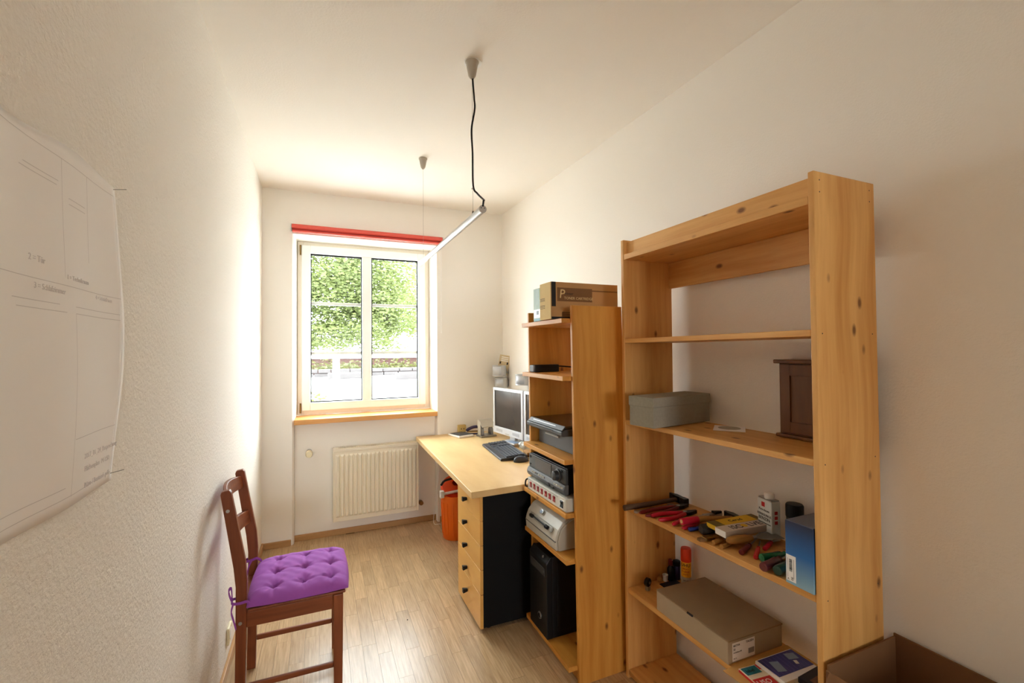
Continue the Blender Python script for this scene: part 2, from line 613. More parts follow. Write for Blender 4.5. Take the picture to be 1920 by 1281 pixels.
# floor: strips laid lengthwise towards the window
fl = obj('floor', (lambda b: (box(b, XL - 0.15, 1.85, YB - 0.15, 4.2, -0.15, -0.008), b)[1])(BM()), plain('floor_screed', (90, 74, 56), 0.9))
tag(fl, 'oak strip floor running from the camera to the window', kind='structure')
SW, near_bm, n_strip = 0.0685, BM(), 0
rs = random.Random(3)
strip_meshes = {}
x = XL
while x < 1.70:
    y = YB - rs.random() * 0.4
    while y < YN:
        L = rs.choice((0.30, 0.36, 0.42, 0.48))
        y1 = min(y + L, YN)
        if y1 - y < 0.03:
            break
        yc = (y + y1) / 2
        if yc > 1.25 and y >= YB and x < 1.55:
            key = round(y1 - y, 3)
            if key not in strip_meshes:
                b = BM()
                box(b, 0.0004, SW - 0.0004, 0.0004, key - 0.0004, -0.008, 0.0)
                me = bpy.data.meshes.new('floor_strip')
                b.to_mesh(me)
                b.free()
                me.materials.append(M['floor'])
                strip_meshes[key] = me
            o = bpy.data.objects.new('floor_strip', strip_meshes[key])
            COL.objects.link(o)
            o.parent = fl
            o.location = (x - fl.location.x, y - fl.location.y, -fl.location.z)
            n_strip += 1
        else:
            ya = max(y, YB)
            if y1 > ya:
                box(near_bm, x + 0.0004, x + SW - 0.0004, ya, y1 - 0.0008, -0.008, 0.0)
        y = y1
    x += SW
tag(obj('floor_strip_rest', near_bm, 'floor', fl), kind='stuff')

b = BM(); box(b, XL - 0.2, 1.9, YB - 0.2, 4.5, H, H + 0.15)
tag(obj('ceiling', b, 'ceil'), 'off-white plastered ceiling above the room', kind='structure')
b = BM(); box(b, XL - 0.15, XL, YB, 4.5, 0, H)
tag(obj('wall_left', b, 'wall_left'), 'white roughcast wall behind the chair', kind='structure')
b = BM(); prism(b, [(XR(YB), YB), (XR(4.5), 4.5), (1.9, 4.5), (1.9, YB)], 'Z', 0, H)
tag(obj('wall_right', b, 'wall'), 'cream plastered wall behind the shelves', kind='structure')
b = BM()
box(b, XL - 0.15, -0.1, YB - 0.15, YB, 0, H); box(b, 1.4, 1.9, YB - 0.15, YB, 0, H); box(b, -0.1, 1.4, YB - 0.15, YB, 2.2, H)  # doorway gap added so fill light can enter from behind
tag(obj('wall_back', b, 'wall'), 'unseen cream wall behind the camera with a wide doorway added for fill light', kind='structure')
# invented room behind the doorway; its window is added to bring in fill light
b = BM(); box(b, -1.6, 3.0, -8.0, YB - 0.15, -0.15, 0.0)
tag(obj('floor_added_room', b, plain('added_room_floor', (150, 120, 88), 0.5)), 'wooden floor of the added room behind the camera', kind='structure')
b = BM(); box(b, -1.7, 3.1, -8.1, YB - 0.15, H, H + 0.15)
tag(obj('ceiling_added_room', b, 'ceil'), 'ceiling of the added room behind the camera', kind='structure')
b = BM(); box(b, -1.7, -1.6, -8.1, YB - 0.15, 0, H); box(b, 3.0, 3.1, -8.1, YB - 0.15, 0, H)
box(b, -1.6, XL - 0.15, YB - 0.15, YB - 0.05, 0, H); box(b, 1.9, 3.0, YB - 0.15, YB - 0.05, 0, H)
box(b, -1.6, -0.35, -8.1, -8.0, 0, H); box(b, 1.65, 3.0, -8.1, -8.0, 0, H); box(b, -0.35, 1.65, -8.1, -8.0, 0, 0.95); box(b, -0.35, 1.65, -8.1, -8.0, 2.25, H)
tag(obj('wall_added_room', b, 'wall'), 'walls and fill-light window opening of the added room behind the camera', kind='structure')
b = BM()
XW0, XW1, ZW0, ZW1 = -0.187, 0.973, 0.945, 2.474
prism(b, [(XL - 0.1, YF), (XW0 - 0.012, YF), (XW0, YF + 0.02), (-0.172, 4.30), (-0.172, 4.45), (XL - 0.1, 4.45)], 'Z', 0, H)
prism(b, [(XW1, YF), (1.8, YF), (1.8, 4.45), (0.957, 4.45), (0.957, 4.30)], 'Z', 0, H)
prism(b, [(XW0 - 0.012, YF), (XW1, YF), (0.957, 4.30), (0.957, 4.45), (-0.172, 4.45), (-0.172, 4.30), (XW0, YF + 0.02)], 'Z', ZW1, H)
prism(b, [(XW0 + 0.004, YN), (XW1 - 0.006, YN), (0.957, 4.30), (0.957, 4.45), (-0.172, 4.45), (-0.172, 4.30)], 'Z', 0, ZW0)
tag(obj('wall_far', b, 'wall_far'), 'window wall with a shallow niche below the sill', kind='structure')

# skirting boards
b = BM(); box(b, -0.40, -0.206, YF - 0.014, YF, 0, 0.048)
o = obj('baseboard_far', b, 'skirt', bevel=0.003); tag(o, 'oak skirting on the narrow wall left of the niche', kind='structure')
b = BM(); box(b, -0.198, 0.972, YN - 0.014, YN, 0, 0.048)
o = obj('baseboard_niche', b, 'skirt', bevel=0.003); tag(o, 'oak skirting below the radiator', kind='structure')
b = BM(); box(b, XL, XL + 0.014, YB, YF, 0, 0.05)
o = obj('baseboard_left', b, 'skirt_y', bevel=0.003); tag(o, 'oak skirting along the left wall', kind='structure')
b = BM(); box(b, 0.99, 1.6, YF - 0.014, YF, 0, 0.048)
o = obj('baseboard_right', b, 'skirt', bevel=0.003); tag(o, 'oak skirting under the desk', kind='structure')

# window: frame, one broad sash with a centre bar, panes, glazing bars, handle
win = thing('window_1', 'white two-light window with glazing bars', None, (0.39, 4.25, 0.985))
win['kind'] = 'structure'


def rect_frame(name, x0, x1, z0, z1, w, ya, yb, mat, bevel=0.003, wb=None, wt=None):
    wb = wb or w
    wt = wt or w
    b = BM()
    box(b, x0, x0 + w, ya, yb, z0, z1)
    box(b, x1 - w, x1, ya, yb, z0, z1)
    box(b, x0 + w, x1 - w, ya, yb, z0, z0 + wb)
    box(b, x0 + w, x1 - w, ya, yb, z1 - wt, z1)
    return obj(name, b, mat, win, bevel)


rect_frame('outer_frame', -0.172, 0.957, 0.985, 2.474, 0.045, 4.245, 4.32, 'pvc_frame')
s = rect_frame('sash_frame', -0.138, 0.918, 1.025, 2.44, 0.068, 4.222, 4.29, 'pvc', 0.005)
bx('centre_bar', (0.3515, 0.4315, 4.226, 4.286, 1.093, 2.372), 'pvc', win, 0.005)
for (xa, xb) in ((-0.070, 0.3515), (0.4315, 0.850)):
    b = BM()
    for d in ((xa, xa + 0.008, 1.093, 2.372), (xb - 0.008, xb, 1.093, 2.372), (xa, xb, 1.093, 1.101), (xa, xb, 2.360, 2.372)):
        box(b, d[0], d[1], 4.238, 4.256, d[2], d[3])
    obj('seal', b, 'seal', win)
    p = bx('pane', (xa, xb, 4.256, 4.260, 1.093, 2.372), 'glass', win, 0)
    for zc in (1.945, 1.514):
        bx('glazing_bar', (xa + 0.005, xb - 0.005, 4.2605, 4.272, zc - 0.013, zc + 0.013), 'white', win, 0.002)
b = BM(); box(b, 0.882, 0.908, 4.214, 4.222, 1.50, 1.60)
h = obj('handle_plate', b, 'white', win, 0.003)
b = BM(); tube(b, [(0.895, 4.216, 1.585), (0.895, 4.188, 1.585), (0.895, 4.182, 1.575), (0.895, 4.182, 1.47)], [0.010, 0.010, 0.010, 0.008], 10)
obj('handle', b, 'white', win, smooth='auto')
for zc in (2.40, 1.05):
    b = BM(); tube(b, [(-0.148, 4.232, zc - 0.045), (-0.148, 4.232, zc + 0.04)], 0.007, 10)
    obj('hinge', b, 'brass', win, smooth='auto')
b = BM(); box(b, XW0 + 0.002, XW1 - 0.002, 3.972, 4.25, 0.945, 0.985)
o = obj('window_sill', b, 'sill', None, 0.004)
tag(o, 'varnished wooden window sill above the radiator', kind='structure')

# ------------------------------------------------------------------ outside the window
b = BM(); box(b, -40, 60, 4.5, 90, -0.9, -0.6)
tag(obj('street_ground', b, 'road'), 'pale street outside the window', kind='structure')


def tree(name, label, trunk, crown, n, leafm, size, seed, branches):
    r = random.Random(seed)
    t = thing(name, label, 'tree', (trunk[0], trunk[1], -0.6), group='trees across the street')
    b = BM()
    top = Vector((trunk[0], trunk[1], trunk[2]))
    tube(b, [(trunk[0], trunk[1], -0.6), (trunk[0] + 0.05, trunk[1], 1.0), top], [0.13, 0.12, 0.10], 10)
    obj('trunk', b, 'bark', t, smooth='auto')
    for k in range(branches):
        c = crown[k % len(crown)]
        e = Vector((c[0] + r.uniform(-1, 1) * c[3], c[1] + r.uniform(-0.5, 0.5) * c[4], c[2] + r.uniform(-.6, .6) * c[5]))
        m = (top + e) / 2 + Vector((r.uniform(-.2, .2), r.uniform(-.2, .2), r.uniform(0, .4)))
        b = BM()
        tube(b, smooth_path([top - Vector((0, 0, 0.4)), m, e], 4), [0.06 - 0.05 * i / 8 for i in range(9)], 6)
        obj('branch', b, 'bark', t, smooth='auto')
    vs, fs = [], []
    tot = sum(c[3] * c[4] * c[5] for c in crown)
    base = Vector((trunk[0], trunk[1], -0.6))
    for c in crown:
        k = int(n * c[3] * c[4] * c[5] / tot)
        cl = [Vector((r.gauss(0, 0.5), r.gauss(0, 0.5), r.gauss(0, 0.5))) for _ in range(max(6, k // 60))]
        for _ in range(k):
            q = r.choice(cl) + Vector((r.gauss(0, 0.13), r.gauss(0, 0.13), r.gauss(0, 0.13)))
            if q.length > 1.25:
                continue
            p = Vector((c[0] + q.x * c[3], c[1] + q.y * c[4], c[2] + q.z * c[5])) - base
            d = Vector((r.gauss(0, 1), r.gauss(0, 1), r.gauss(0, .6))).normalized()
            u, v = frame_of(d)
            s = size * r.uniform(0.6, 1.3)
            i = len(vs)
            vs += [p - u * s, p + v * s * 0.45, p + u * s, p - v * s * 0.45]
            fs.append((i, i + 1, i + 2, i + 3))
    me = bpy.data.meshes.new('foliage')
    me.from_pydata([tuple(v) for v in vs], [], fs)
    me.materials.append(M[leafm])
    o = bpy.data.objects.new('foliage', me)
    COL.objects.link(o)
    o.parent = t
    o['kind'] = 'stuff'
    return t


tree('broadleaf_tree', 'dense green tree filling the left light of the window', (1.40, 15.6, 3.0),
     [(0.6, 15.0, 3.4, 2.3, 1.8, 1.5), (0.8, 15.0, 4.7, 2.2, 1.5, 1.1), (0.9, 15.2, 2.35, 1.7, 1.4, 0.8), (-0.9, 15, 2.4, 1.2, 1.2, 0.9), (1.9, 15.3, 2.9, 1.2, 1.2, 1.2)], 42000, 'leaf', 0.058, 5, 14)
tree('broadleaf_tree', 'lighter sparse tree behind the right light of the window', (4.6, 19.0, 3.2),
     [(3.9, 18.5, 4.0, 2.2, 1.8, 1.7), (3.3, 18.5, 2.6, 1.3, 1.2, 0.9), (5.2, 18.6, 3.2, 1.2, 1.2, 1.2)], 10000, 'leaf2', 0.075, 8, 9)

# street things beyond: red rendered house, stone walls, planted strip, white rail
hs = thing('red_house', 'red rendered low house wall beyond the street', 'house', (6, 44, -0.6))
b = BM(); box(b, -12, 24, 44, 50, -0.6, 1.05)
obj('wall', b, 'brickwall', hs)
b = BM(); prism(b, [(43.4, 1.05), (47, 2.6), (50.6, 1.05)], 'X', -12.4, 24.4)
obj('roof', b, plain('pale_roof', (150, 144, 140), 0.9), hs)
b = BM()
rr = random.Random(4)
for k in range(2600):
    p = Vector((rr.uniform(-8, 18), rr.uniform(41.5, 43.6), rr.uniform(-0.2, 0.9) * rr.random() + 0.0))
    u, v = frame_of(Vector((rr.gauss(0, 1), rr.gauss(0, 1), rr.gauss(0, 1))))
    s = rr.uniform(0.1, 0.2)
    b.faces.new([b.verts.new(q) for q in (p - u * s, p + v * s * .5, p + u * s, p - v * s * .5)])
tag(obj('verge_shrubs', b, 'grass'), 'strip of yellow-green plants before the red house', 'shrubs', kind='stuff')
sw = thing('stone_wall', 'low grey stone retaining wall across the street', 'wall', (5, 41, -0.6))
for r_ in range(2):
    xx = -8.0 + 0.6 * r_
    while xx < 18:
        w = rr.uniform(0.8, 1.7)
        bx('stone', (xx, xx + w - 0.05, 40.5 + rr.uniform(-.08, .08), 41.2, -0.6 + 0.33 * r_, -0.6 + 0.33 * (r_ + 1) - 0.04), 'stone', sw, 0.04)
        xx += w
for i, (xa, xb, ya, lab) in enumerate(((5.2, 7.4, 34, 'grey stone trough standing on the street, right light'), (0.6, 3.2, 37, 'long low stone block on the street, left light'))):
    t = thing('stone_trough', lab, 'trough', ((xa + xb) / 2, ya, -0.6))
    b = BM(); box(b, xa, xb, ya, ya + 0.7, -0.6, -0.15)
    obj('body', b, 'stone', t, 0.05)
    b = BM(); box(b, xa + 0.1, xb - 0.1, ya + 0.1, ya + 0.6, -0.16, -0.13)
    obj('earth', b, 'bark', t)
rl = thing('white_railing', 'white tubular railing outside the left light', 'railing', (0.28, 8.6, -0.6))
b = BM(); box(b, -6, 8, 8.58, 8.63, 1.40, 1.46); obj('rail', b, 'white', rl, 0.01)
b = BM(); box(b, 0.22, 0.33, 8.56, 8.65, -0.6, 1.40); obj('post', b, 'white', rl, 0.01)
t = thing('garden_shrub', 'small grey-green shrub low in the left light', 'shrub', (-0.1, 9.5, -0.6))
b = BM()
for k in range(420):
    p = Vector((-0.15 + rr.gauss(0, .16), 9.5 + rr.gauss(0, .2), 0.1 + rr.uniform(-.6, .62)))
    u, v = frame_of(Vector((rr.gauss(0, 1), rr.gauss(0, 1), rr.gauss(0, .5))))
    s = rr.uniform(0.03, 0.07)
    b.faces.new([b.verts.new(q) for q in (p - u * s, p + v * s * .4, p + u * s, p - v * s * .4)])
tag(obj('foliage', b, 'grass', t), kind='stuff')
b = BM(); tube(b, [(-0.12, 9.5, -0.6), (-0.1, 9.5, 0.3)], 0.015, 6); obj('stem', b, 'bark', t)

# ------------------------------------------------------------------ roller blind above the window
bl = thing('roller_blind', 'rolled-up red blind in its cassette above the window', 'blind', (0.41, YF, 2.486))
b = BM(); prism(b, [(YF, 2.510), (YF, 2.545), (YF - 0.03, 2.548), (YF - 0.045, 2.540), (YF - 0.047, 2.515), (YF - 0.035, 2.510)], 'X', -0.202, 1.018)
obj('cassette', b, 'red_fab', bl, 0.004)
b = BM(); box(b, -0.196, 1.012, YF - 0.036, YF - 0.004, 2.496, 2.5105); obj('rolled_fabric', b, 'dkred_fab', bl, 0.003)
b = BM(); box(b, -0.198, 1.008, YF - 0.042, YF - 0.006, 2.484, 2.497); obj('bottom_bar', b, 'red_fab', bl, 0.004)
for xx in (-0.207, 1.018):
    bx('bracket', (xx, xx + 0.006, YF - 0.04, YF, 2.495, 2.545), 'steel', bl, 0.001)
b = BM(); tube(b, smooth_path([(1.006, YF - 0.02, 2.50), (1.004, YF - 0.022, 2.1), (1.003, YF - 0.022, 1.72), (1.008, YF - 0.022, 1.70), (1.013, YF - 0.022, 1.72), (1.013, YF - 0.022, 2.1), (1.014, YF - 0.02, 2.50)], 4), 0.0017, 6)
obj('bead_chain', b, 'white', bl, smooth='auto')

# ------------------------------------------------------------------ pendant tube lamp
lp = thing('pendant_tube_lamp', 'slim white tube lamp hung on wires from the ceiling', 'lamp', (0.63, 2.44, 2.12))
for (cx, cy, s, nm) in ((0.628, 1.899, 1.0, 'near'), (0.641, 2.997, 0.92, 'far')):
    b = BM(); lathe(b, [(0.030 * s, H), (0.031 * s, H - 0.006), (0.027 * s, H - 0.012), (0.017 * s, H - 0.066 * s), (0.012 * s, H - 0.074 * s), (0.004, H - 0.082 * s)], 24, (cx, cy, 0))
    obj('ceiling_cup', b, 'cup', lp, smooth='auto')
    b = BM(); tube(b, [(cx, cy, H - 0.08), (cx, cy, 2.134)], 0.0008, 6)
    obj('suspension_wire', b, 'steel', lp)
    b = BM(); lathe(b, [(0.004, 2.132), (0.005, 2.138), (0.0015, 2.150)], 10, (cx, cy, 0))
    obj('wire_clamp', b, 'dsteel', lp, smooth='auto')
b = BM(); lathe(b, [(0.033, H), (0.040, H - 0.001), (0.040, H - 0.004), (0.030, H - 0.005)], 28, (0.634, 1.905, 0))
obj('ceiling_plate', b, 'white', lp, smooth='auto')
b = BM(); tube(b, [(0.6268, 1.767, 2.118), (0.642, 3.11, 2.131)], 0.0155, 22)
tb = obj('lamp_tube', b, 'tube', lp, smooth='auto')
b = BM(); tube(b, [(0.6268, 1.764, 2.118), (0.6268, 1.770, 2.118)], 0.0165, 22)
cp = obj('end_cap', b, 'cup', lp, smooth='auto')
b = BM()
for dx, dz in ((-0.007, 0.004), (0.007, 0.004)):
    tube(b, [(0.6268 + dx, 1.7625, 2.118 + dz), (0.6268 + dx, 1.765, 2.118 + dz)], 0.0022, 8)
obj('screw', b, 'dsteel', cp)
b = BM(); tube(b, [(0.642, 3.106, 2.131), (0.642, 3.112, 2.131)], 0.0165, 22); obj('end_cap', b, 'cup', lp, smooth='auto')
b = BM(); box(b, 0.624, 0.6305, 1.775, 3.105, 2.1325, 2.1355); obj('top_rail', b, 'alu', lp)
b = BM()
tube(b, smooth_path([(0.630, 1.897, 2.742), (0.635, 1.893, 2.655), (0.637, 1.892, 2.605), (0.621, 1.89, 2.508), (0.625, 1.89, 2.407), (0.627, 1.89, 2.259), (0.636, 1.86, 2.215), (0.640, 1.79, 2.166), (0.627, 1.755, 2.150), (0.6265, 1.762, 2.128)], 6), 0.0042, 8)
obj('power_cable', b, 'black', lp, smooth='auto')
b = BM(); tube(b, [(0.6265, 1.897, 2.246), (0.629, 1.887, 2.246)], 0.006, 8); obj('cable_clip', b, 'white', lp)

# ------------------------------------------------------------------ radiator with valve and remote thermostat head
rd = thing('panel_radiator', 'cream ribbed panel radiator below the window', 'radiator', (0.447, 4.0, 0.14))
X0, X1, Z0, Z1, YR = 0.106, 0.792, 0.138, 0.728, 3.958
bx('panel', (X0, X1, YR + 0.006, YR + 0.02, Z0, Z1), 'radiator', rd, 0.003)
bx('body', (X0 + 0.012, X1 - 0.012, YR + 0.02, YN - 0.02, Z0 + 0.02, Z1 - 0.02), 'radiator', rd, 0.003)
nr = 19
pitch = (X1 - X0 - 0.03) / nr
for k in range(nr):
    xc = X0 + 0.015 + pitch * (k + 0.5)
    b = BM()
    w = pitch * 0.30
    pr = [(xc - w * 1.45, YR + 0.0065), (xc - w * 0.8, YR - 0.009), (xc + w * 0.8, YR - 0.009), (xc + w * 1.45, YR + 0.0065)]
    za, zb = Z0 + 0.035, Z1 - 0.045
    A = [b.verts.new((p[0], p[1], za + (0.014 if i in (1, 2) else 0))) for i, p in enumerate(pr)]
    B_ = [b.verts.new((p[0], p[1], zb - (0.014 if i in (1, 2) else 0))) for i, p in enumerate(pr)]
    b.faces.new(A); b.faces.new(B_[::-1])
    for i in range(3):
        b.faces.new((A[i], B_[i], B_[i + 1], A[i + 1]))
    bmesh.ops.recalc_face_normals(b, faces=b.faces[:])
    obj('rib', b, 'radiator', rd, 0.002)
bx('top_edge', (X0, X1, YR - 0.002, YR + 0.012, Z1 - 0.022, Z1 + 0.004), 'radiator', rd, 0.003)
bx('side_cover', (X0 - 0.004, X0 + 0.003, YR, YN - 0.015, Z0, Z1), 'radiator', rd, 0.002)
bx('side_cover', (X1 - 0.003, X1 + 0.004, YR, YN - 0.015, Z0, Z1), 'radiator', rd, 0.002)
gr = bx('top_grille', (X0, X1, YR + 0.012, YN - 0.015, Z1 - 0.008, Z1 - 0.002), 'radiator', rd, 0)
b = BM()
for k in range(60):
    xc = X0 + 0.012 + (X1 - X0 - 0.024) * k / 59
    box(b, xc - 0.0025, xc + 0.0025, YR + 0.014, YN - 0.018, Z1 - 0.003, Z1 + 0.006)
tag(obj('grille_bars', b, 'radiator', gr), kind='stuff')
b = BM(); tube(b, [(0.792, 4.01, 0.185), (0.835, 4.01, 0.185)], 0.011, 12)
v = obj('valve', b, 'brass', rd, smooth='auto')
b = BM(); lathe(b, [(0.017, 3.985), (0.019, 3.99), (0.019, 4.03), (0.014, 4.04)], 14, (0.826, 0, 0.185), 'Y'); obj('valve_body', b, 'brass', v, smooth='auto')
b = BM(); tube(b, [(0.826, 4.03, 0.185), (0.826, YN, 0.185)], 0.009, 10); obj('wall_pipe', b, 'steel', v, smooth='auto')

th = thing('thermostat_valve', 'cream thermostat knob on the niche wall left of the radiator', 'thermostat', (-0.075, YN, 0.70))
b = BM(); lathe(b, [(0.02, YN), (0.02, YN - 0.004), (0.009, YN - 0.006), (0.009, YN - 0.05)], 16, (-0.075, 0, 0.712), 'Y'); obj('wall_stub', b, 'steel', th, smooth='auto')
b = BM(); lathe(b, [(0.013, YN - 0.045), (0.022, YN - 0.05), (0.026, YN - 0.075), (0.026, YN - 0.125), (0.022, YN - 0.132), (0.004, YN - 0.134)], 22, (-0.075, 0, 0.712), 'Y'); k_ = obj('knob', b, 'cream', th, smooth='auto')

# ------------------------------------------------------------------ wall sockets, plan on the left wall
so = thing('wall_socket', 'beige socket on the window wall just above the desk', 'socket', (1.193, YF, 0.80))
bx('body', (1.155, 1.232, YF - 0.03, YF, 0.785, 0.85), plain('aged_socket', (206, 178, 108), 0.5), so, 0.006)
b = BM()
for dx in (-0.012, 0.012):
    tube(b, [(1.197 + dx, YF - 0.032, 0.815), (1.197 + dx, YF - 0.029, 0.815)], 0.005, 8)
obj('pin_hole', b, 'inkdark', so)
so = thing('wall_socket', 'white socket low on the left wall behind the chair', 'socket', (XL, 2.60, 0.10))
bx('plate', (XL, XL + 0.012, 2.56, 2.64, 0.115, 0.195), 'cream', so, 0.004)
b = BM(); lathe(b, [(0.027, XL + 0.011), (0.027, XL + 0.014), (0.022, XL + 0.0145)], 18, (0, 2.60, 0.155), 'X'); obj('insert', b, 'white', so, smooth='auto')

pp = thing('floor_plan_sheet', 'large white plan sheet pinned to the left wall', 'poster', (XL, 0.8, 1.26))
YA, YE, ZA, ZE = 0.36, 1.214, 1.262, 1.882


def paper_x(yy, zz):
    u, w = (yy - YA) / (YE - YA), (zz - ZA) / (ZE - ZA)
    e = 0.5 - 0.5 * math.cos(2 * PI * u * 3.1 + 0.6)
    return XL + 0.004 + 0.006 * e + 0.006 * math.sin(PI * w) * (0.4 + 0.6 * u) + 0.003 * math.sin(9 * u + 5 * w)


def paper_pt(u, w):
    yy = YA + (YE - YA) * u
    zz = ZA + (ZE - ZA) * w
    yy2 = yy + (0.030 * math.sin(PI * min(1, w * 1.15)) ** 2 * u ** 6 if w < 0.6 else 0.030 * math.sin(PI * 0.69 + (w - .6) * 2) ** 2 * u ** 6 * max(0, 1 - (w - .6) / .4))
    zz2 = zz + 0.010 * math.sin(PI * u * 3) * (1 if w > 0.97 else 0)
    return (paper_x(yy, zz) + (0.010 * u ** 8 * math.sin(PI * w)), yy2, zz2)


b = BM(); grid(b, paper_pt, 48, 36)
obj('sheet', b, 'paper', pp, smooth=True, solid=0.0006)


def pline(y0, z0, y1, z1, w=0.0011, n=14, mat='pencil'):
    b = BM()
    d = Vector((y1 - y0, z1 - z0)).normalized()
    nx, nz = -d.y * w / 2, d.x * w / 2
    prev = None
    for k in range(n + 1):
        t = k / n
        yy, zz = y0 + (y1 - y0) * t, z0 + (z1 - z0) * t
        u, w_ = (yy - YA) / (YE - YA), (zz - ZA) / (ZE - ZA)
        q = Vector(paper_pt(u, w_))
        xx = q.x + 0.0009
        a = b.verts.new((xx, q.y + nx, q.z + nz)); c = b.verts.new((xx, q.y - nx, q.z - nz))
        if prev:
            b.faces.new((prev[0], a, c, prev[1]))
        prev = (a, c)
    return obj('plan_line', b, mat, pp)


for L in ((0.37, 1.862, 1.205, 1.862), (0.37, 1.646, 1.205, 1.646), (1.03, 1.60, 1.20, 1.60), (1.03, 1.612, 1.20, 1.612), (1.03, 1.60, 1.03, 1.28),
          (1.033, 1.378, 1.203, 1.378), (1.205, 1.28, 1.205, 1.862), (1.0, 1.862, 1.0, 1.66), (1.09, 1.862, 1.09, 1.70), (0.38, 1.282, 1.205, 1.282),
          (0.86, 1.30, 1.01, 1.30), (0.87, 1.60, 1.0, 1.60), (0.86, 1.612, 0.98, 1.612), (0.9, 1.82, 0.99, 1.82), (0.89, 1.812, 0.985, 1.812), (1.02, 1.80, 1.08, 1.80), (1.02, 1.79, 1.08, 1.79)):
    pline(*L, n=20)
for (tx, yy, zz, sz) in (('2017_01_24_Besprechung', 1.052, 1.340, 0.013), ('Flächenplan  M 1:50', 1.052, 1.317, 0.013), ('Büro / Bestand .pdf', 1.052, 1.288, 0.013),
                         ('2 = Tür', 0.875, 1.668, 0.014), ('1 = Technikraum', 0.985, 1.655, 0.011), ('3 = Schlafzimmer', 0.89, 1.628, 0.013), ('4 = Abstellraum', 1.09, 1.632, 0.011)):
    lettering('lettering', tx, sz, 'pencil', pp, (XL + 0.0235 - XL, yy - 0.8, zz - 1.26), (0, 1, 0), (0, 0, 1))
for (yy, zz) in ((1.207, 1.876), (1.206, 1.276)):
    b = BM(); tube(b, [(XL, yy, zz), (XL + 0.03, yy + 0.006, zz + 0.006)], 0.0007, 6); obj('pin', b, 'steel', pp)


# ================================================================== FURNITURE
# ---- desk with drawer unit
dk = thing('desk', 'birch desk top running from the shelf to the window wall', 'desk', (1.19, 3.14, 0.0))
b = BM(); prism(b, [(0.741, 2.300), (1.620, 2.335), (1.602, 3.986), (0.779, 3.986)], 'Z', 0.740, 0.775)
obj('table_top', b, 'beech', dk, 0.002)
for q in ((1.56, 3.92), (1.57, 2.45)):
    b = BM(); tube(b, [(q[0], q[1], 0), (q[0], q[1], 0.74)], 0.02, 14); obj('leg', b, 'blackmatt', dk, smooth='auto')

du = thing('drawer_unit', 'black drawer unit with five birch fronts under the desk', 'drawers', (1.05, 2.545, 0.0))
bx('carcass', (0.818, 1.34, 2.336, 2.752, 0.022, 0.738), 'blackmatt', du, 0.002)
for (cx, cy) in ((0.86, 2.38), (0.86, 2.70), (1.29, 2.38), (1.29, 2.70)):
    b = BM(); lathe(b, [(0.016, 0), (0.018, 0.004), (0.018, 0.022)], 12, (cx, cy, 0)); obj('foot', b, 'black', du)
edges = [0.020, 0.204, 0.336, 0.468, 0.600, 0.735]
for k in range(5):
    d = bx('drawer', (0.799, 0.817, 2.333, 2.755, edges[k] + 0.0015, edges[k + 1] - 0.0015), 'beech_z', du, 0.0015)
    zc = (0.124, 0.256, 0.388, 0.522, 0.656)[k]
    b = BM()
    A = [b.verts.new((0.799, 2.566 + sy * 0.008, zc + sz * 0.008)) for sy, sz in ((-1, -1), (1, -1), (1, 1), (-1, 1))]
    B_ = [b.verts.new((0.770, 2.566 + sy * 0.012, zc + sz * 0.013)) for sy, sz in ((-1, -1), (1, -1), (1, 1), (-1, 1))]
    b.faces.new(A); b.faces.new(B_[::-1])
    for i in range(4):
        b.faces.new((A[i], B_[i], B_[(i + 1) % 4], A[(i + 1) % 4]))
    bmesh.ops.recalc_face_normals(b, faces=b.faces[:])
    obj('knob', b, 'black', d, 0.003)


# ---- shelves
def shelf_board(name, x0, x1, y0, y1, zt0, zt1, t, mat, parent, bevel=0.002):
    """board whose top runs from zt0 at y0 to zt1 at y1"""
    b = BM(); prism(b, [(y0, zt0 - t), (y1, zt1 - t), (y1, zt1), (y0, zt0)], 'X', x0, x1)
    return obj(name, b, mat, parent, bevel)


ts = thing('tall_pine_shelf', 'tall pine shelf with tools in front of the right wall', 'shelf', (1.465, 1.306, 0))
bx('upright', (1.320, 1.610, 0.850, 0.868, 0, 2.045), 'pine_z', ts, 0.0025)
bx('upright', (1.320, 1.610, 1.743, 1.762, 0, 2.045), 'pine_z', ts, 0.0025)
TSH = [(1.976, 1.976, 0.025), (1.582, 1.577, 0.020), (1.203, 1.196, 0.020), (0.812, 0.795, 0.022), (0.417, 0.417, 0.022), (0.043, 0.041, 0.022)]
for (a, c, t) in TSH:
    shelf_board('shelf_board', 1.322, 1.607, 0.8685, 1.7425, a, c, t, 'pine_y', ts)
shelf_board('front_rail', 1.343, 1.361, 0.8685, 1.7425, 2.036, 2.036, 0.0595, 'pine_y', ts)
shelf_board('back_rail', 1.590, 1.607, 0.8685, 1.7425, 1.9505, 1.9505, 0.125, 'pine_y', ts)
shelf_board('plinth', 1.336, 1.354, 0.8685, 1.7425, 0.020, 0.020, 0.020, 'pine_y', ts)
b = BM()
for (yy, zz) in ((1.343, 0),):
    for zz in (2.02, 1.985, 1.57, 1.19, 0.80, 0.405):
        for xx in (1.345, 1.585):
            tube(b, [(xx, 0.8495, zz), (xx, 0.8515, zz)], 0.0022, 6)
tag(obj('nail_heads', b, 'dsteel', ts), kind='stuff')


def T4(y):   # top of the tool shelf
    return 0.812 - (y - 0.8685) / 0.874 * 0.017


ss = thing('low_pine_shelf', 'shorter amber pine shelf holding printers and hi-fi beside the desk', 'shelf', (1.225, 2.05, 0))
LEAN = 0.0205


def lean(bm):     # the unit leans a little towards the window
    for v in bm.verts:
        v.co.y += LEAN * v.co.z
    return bm


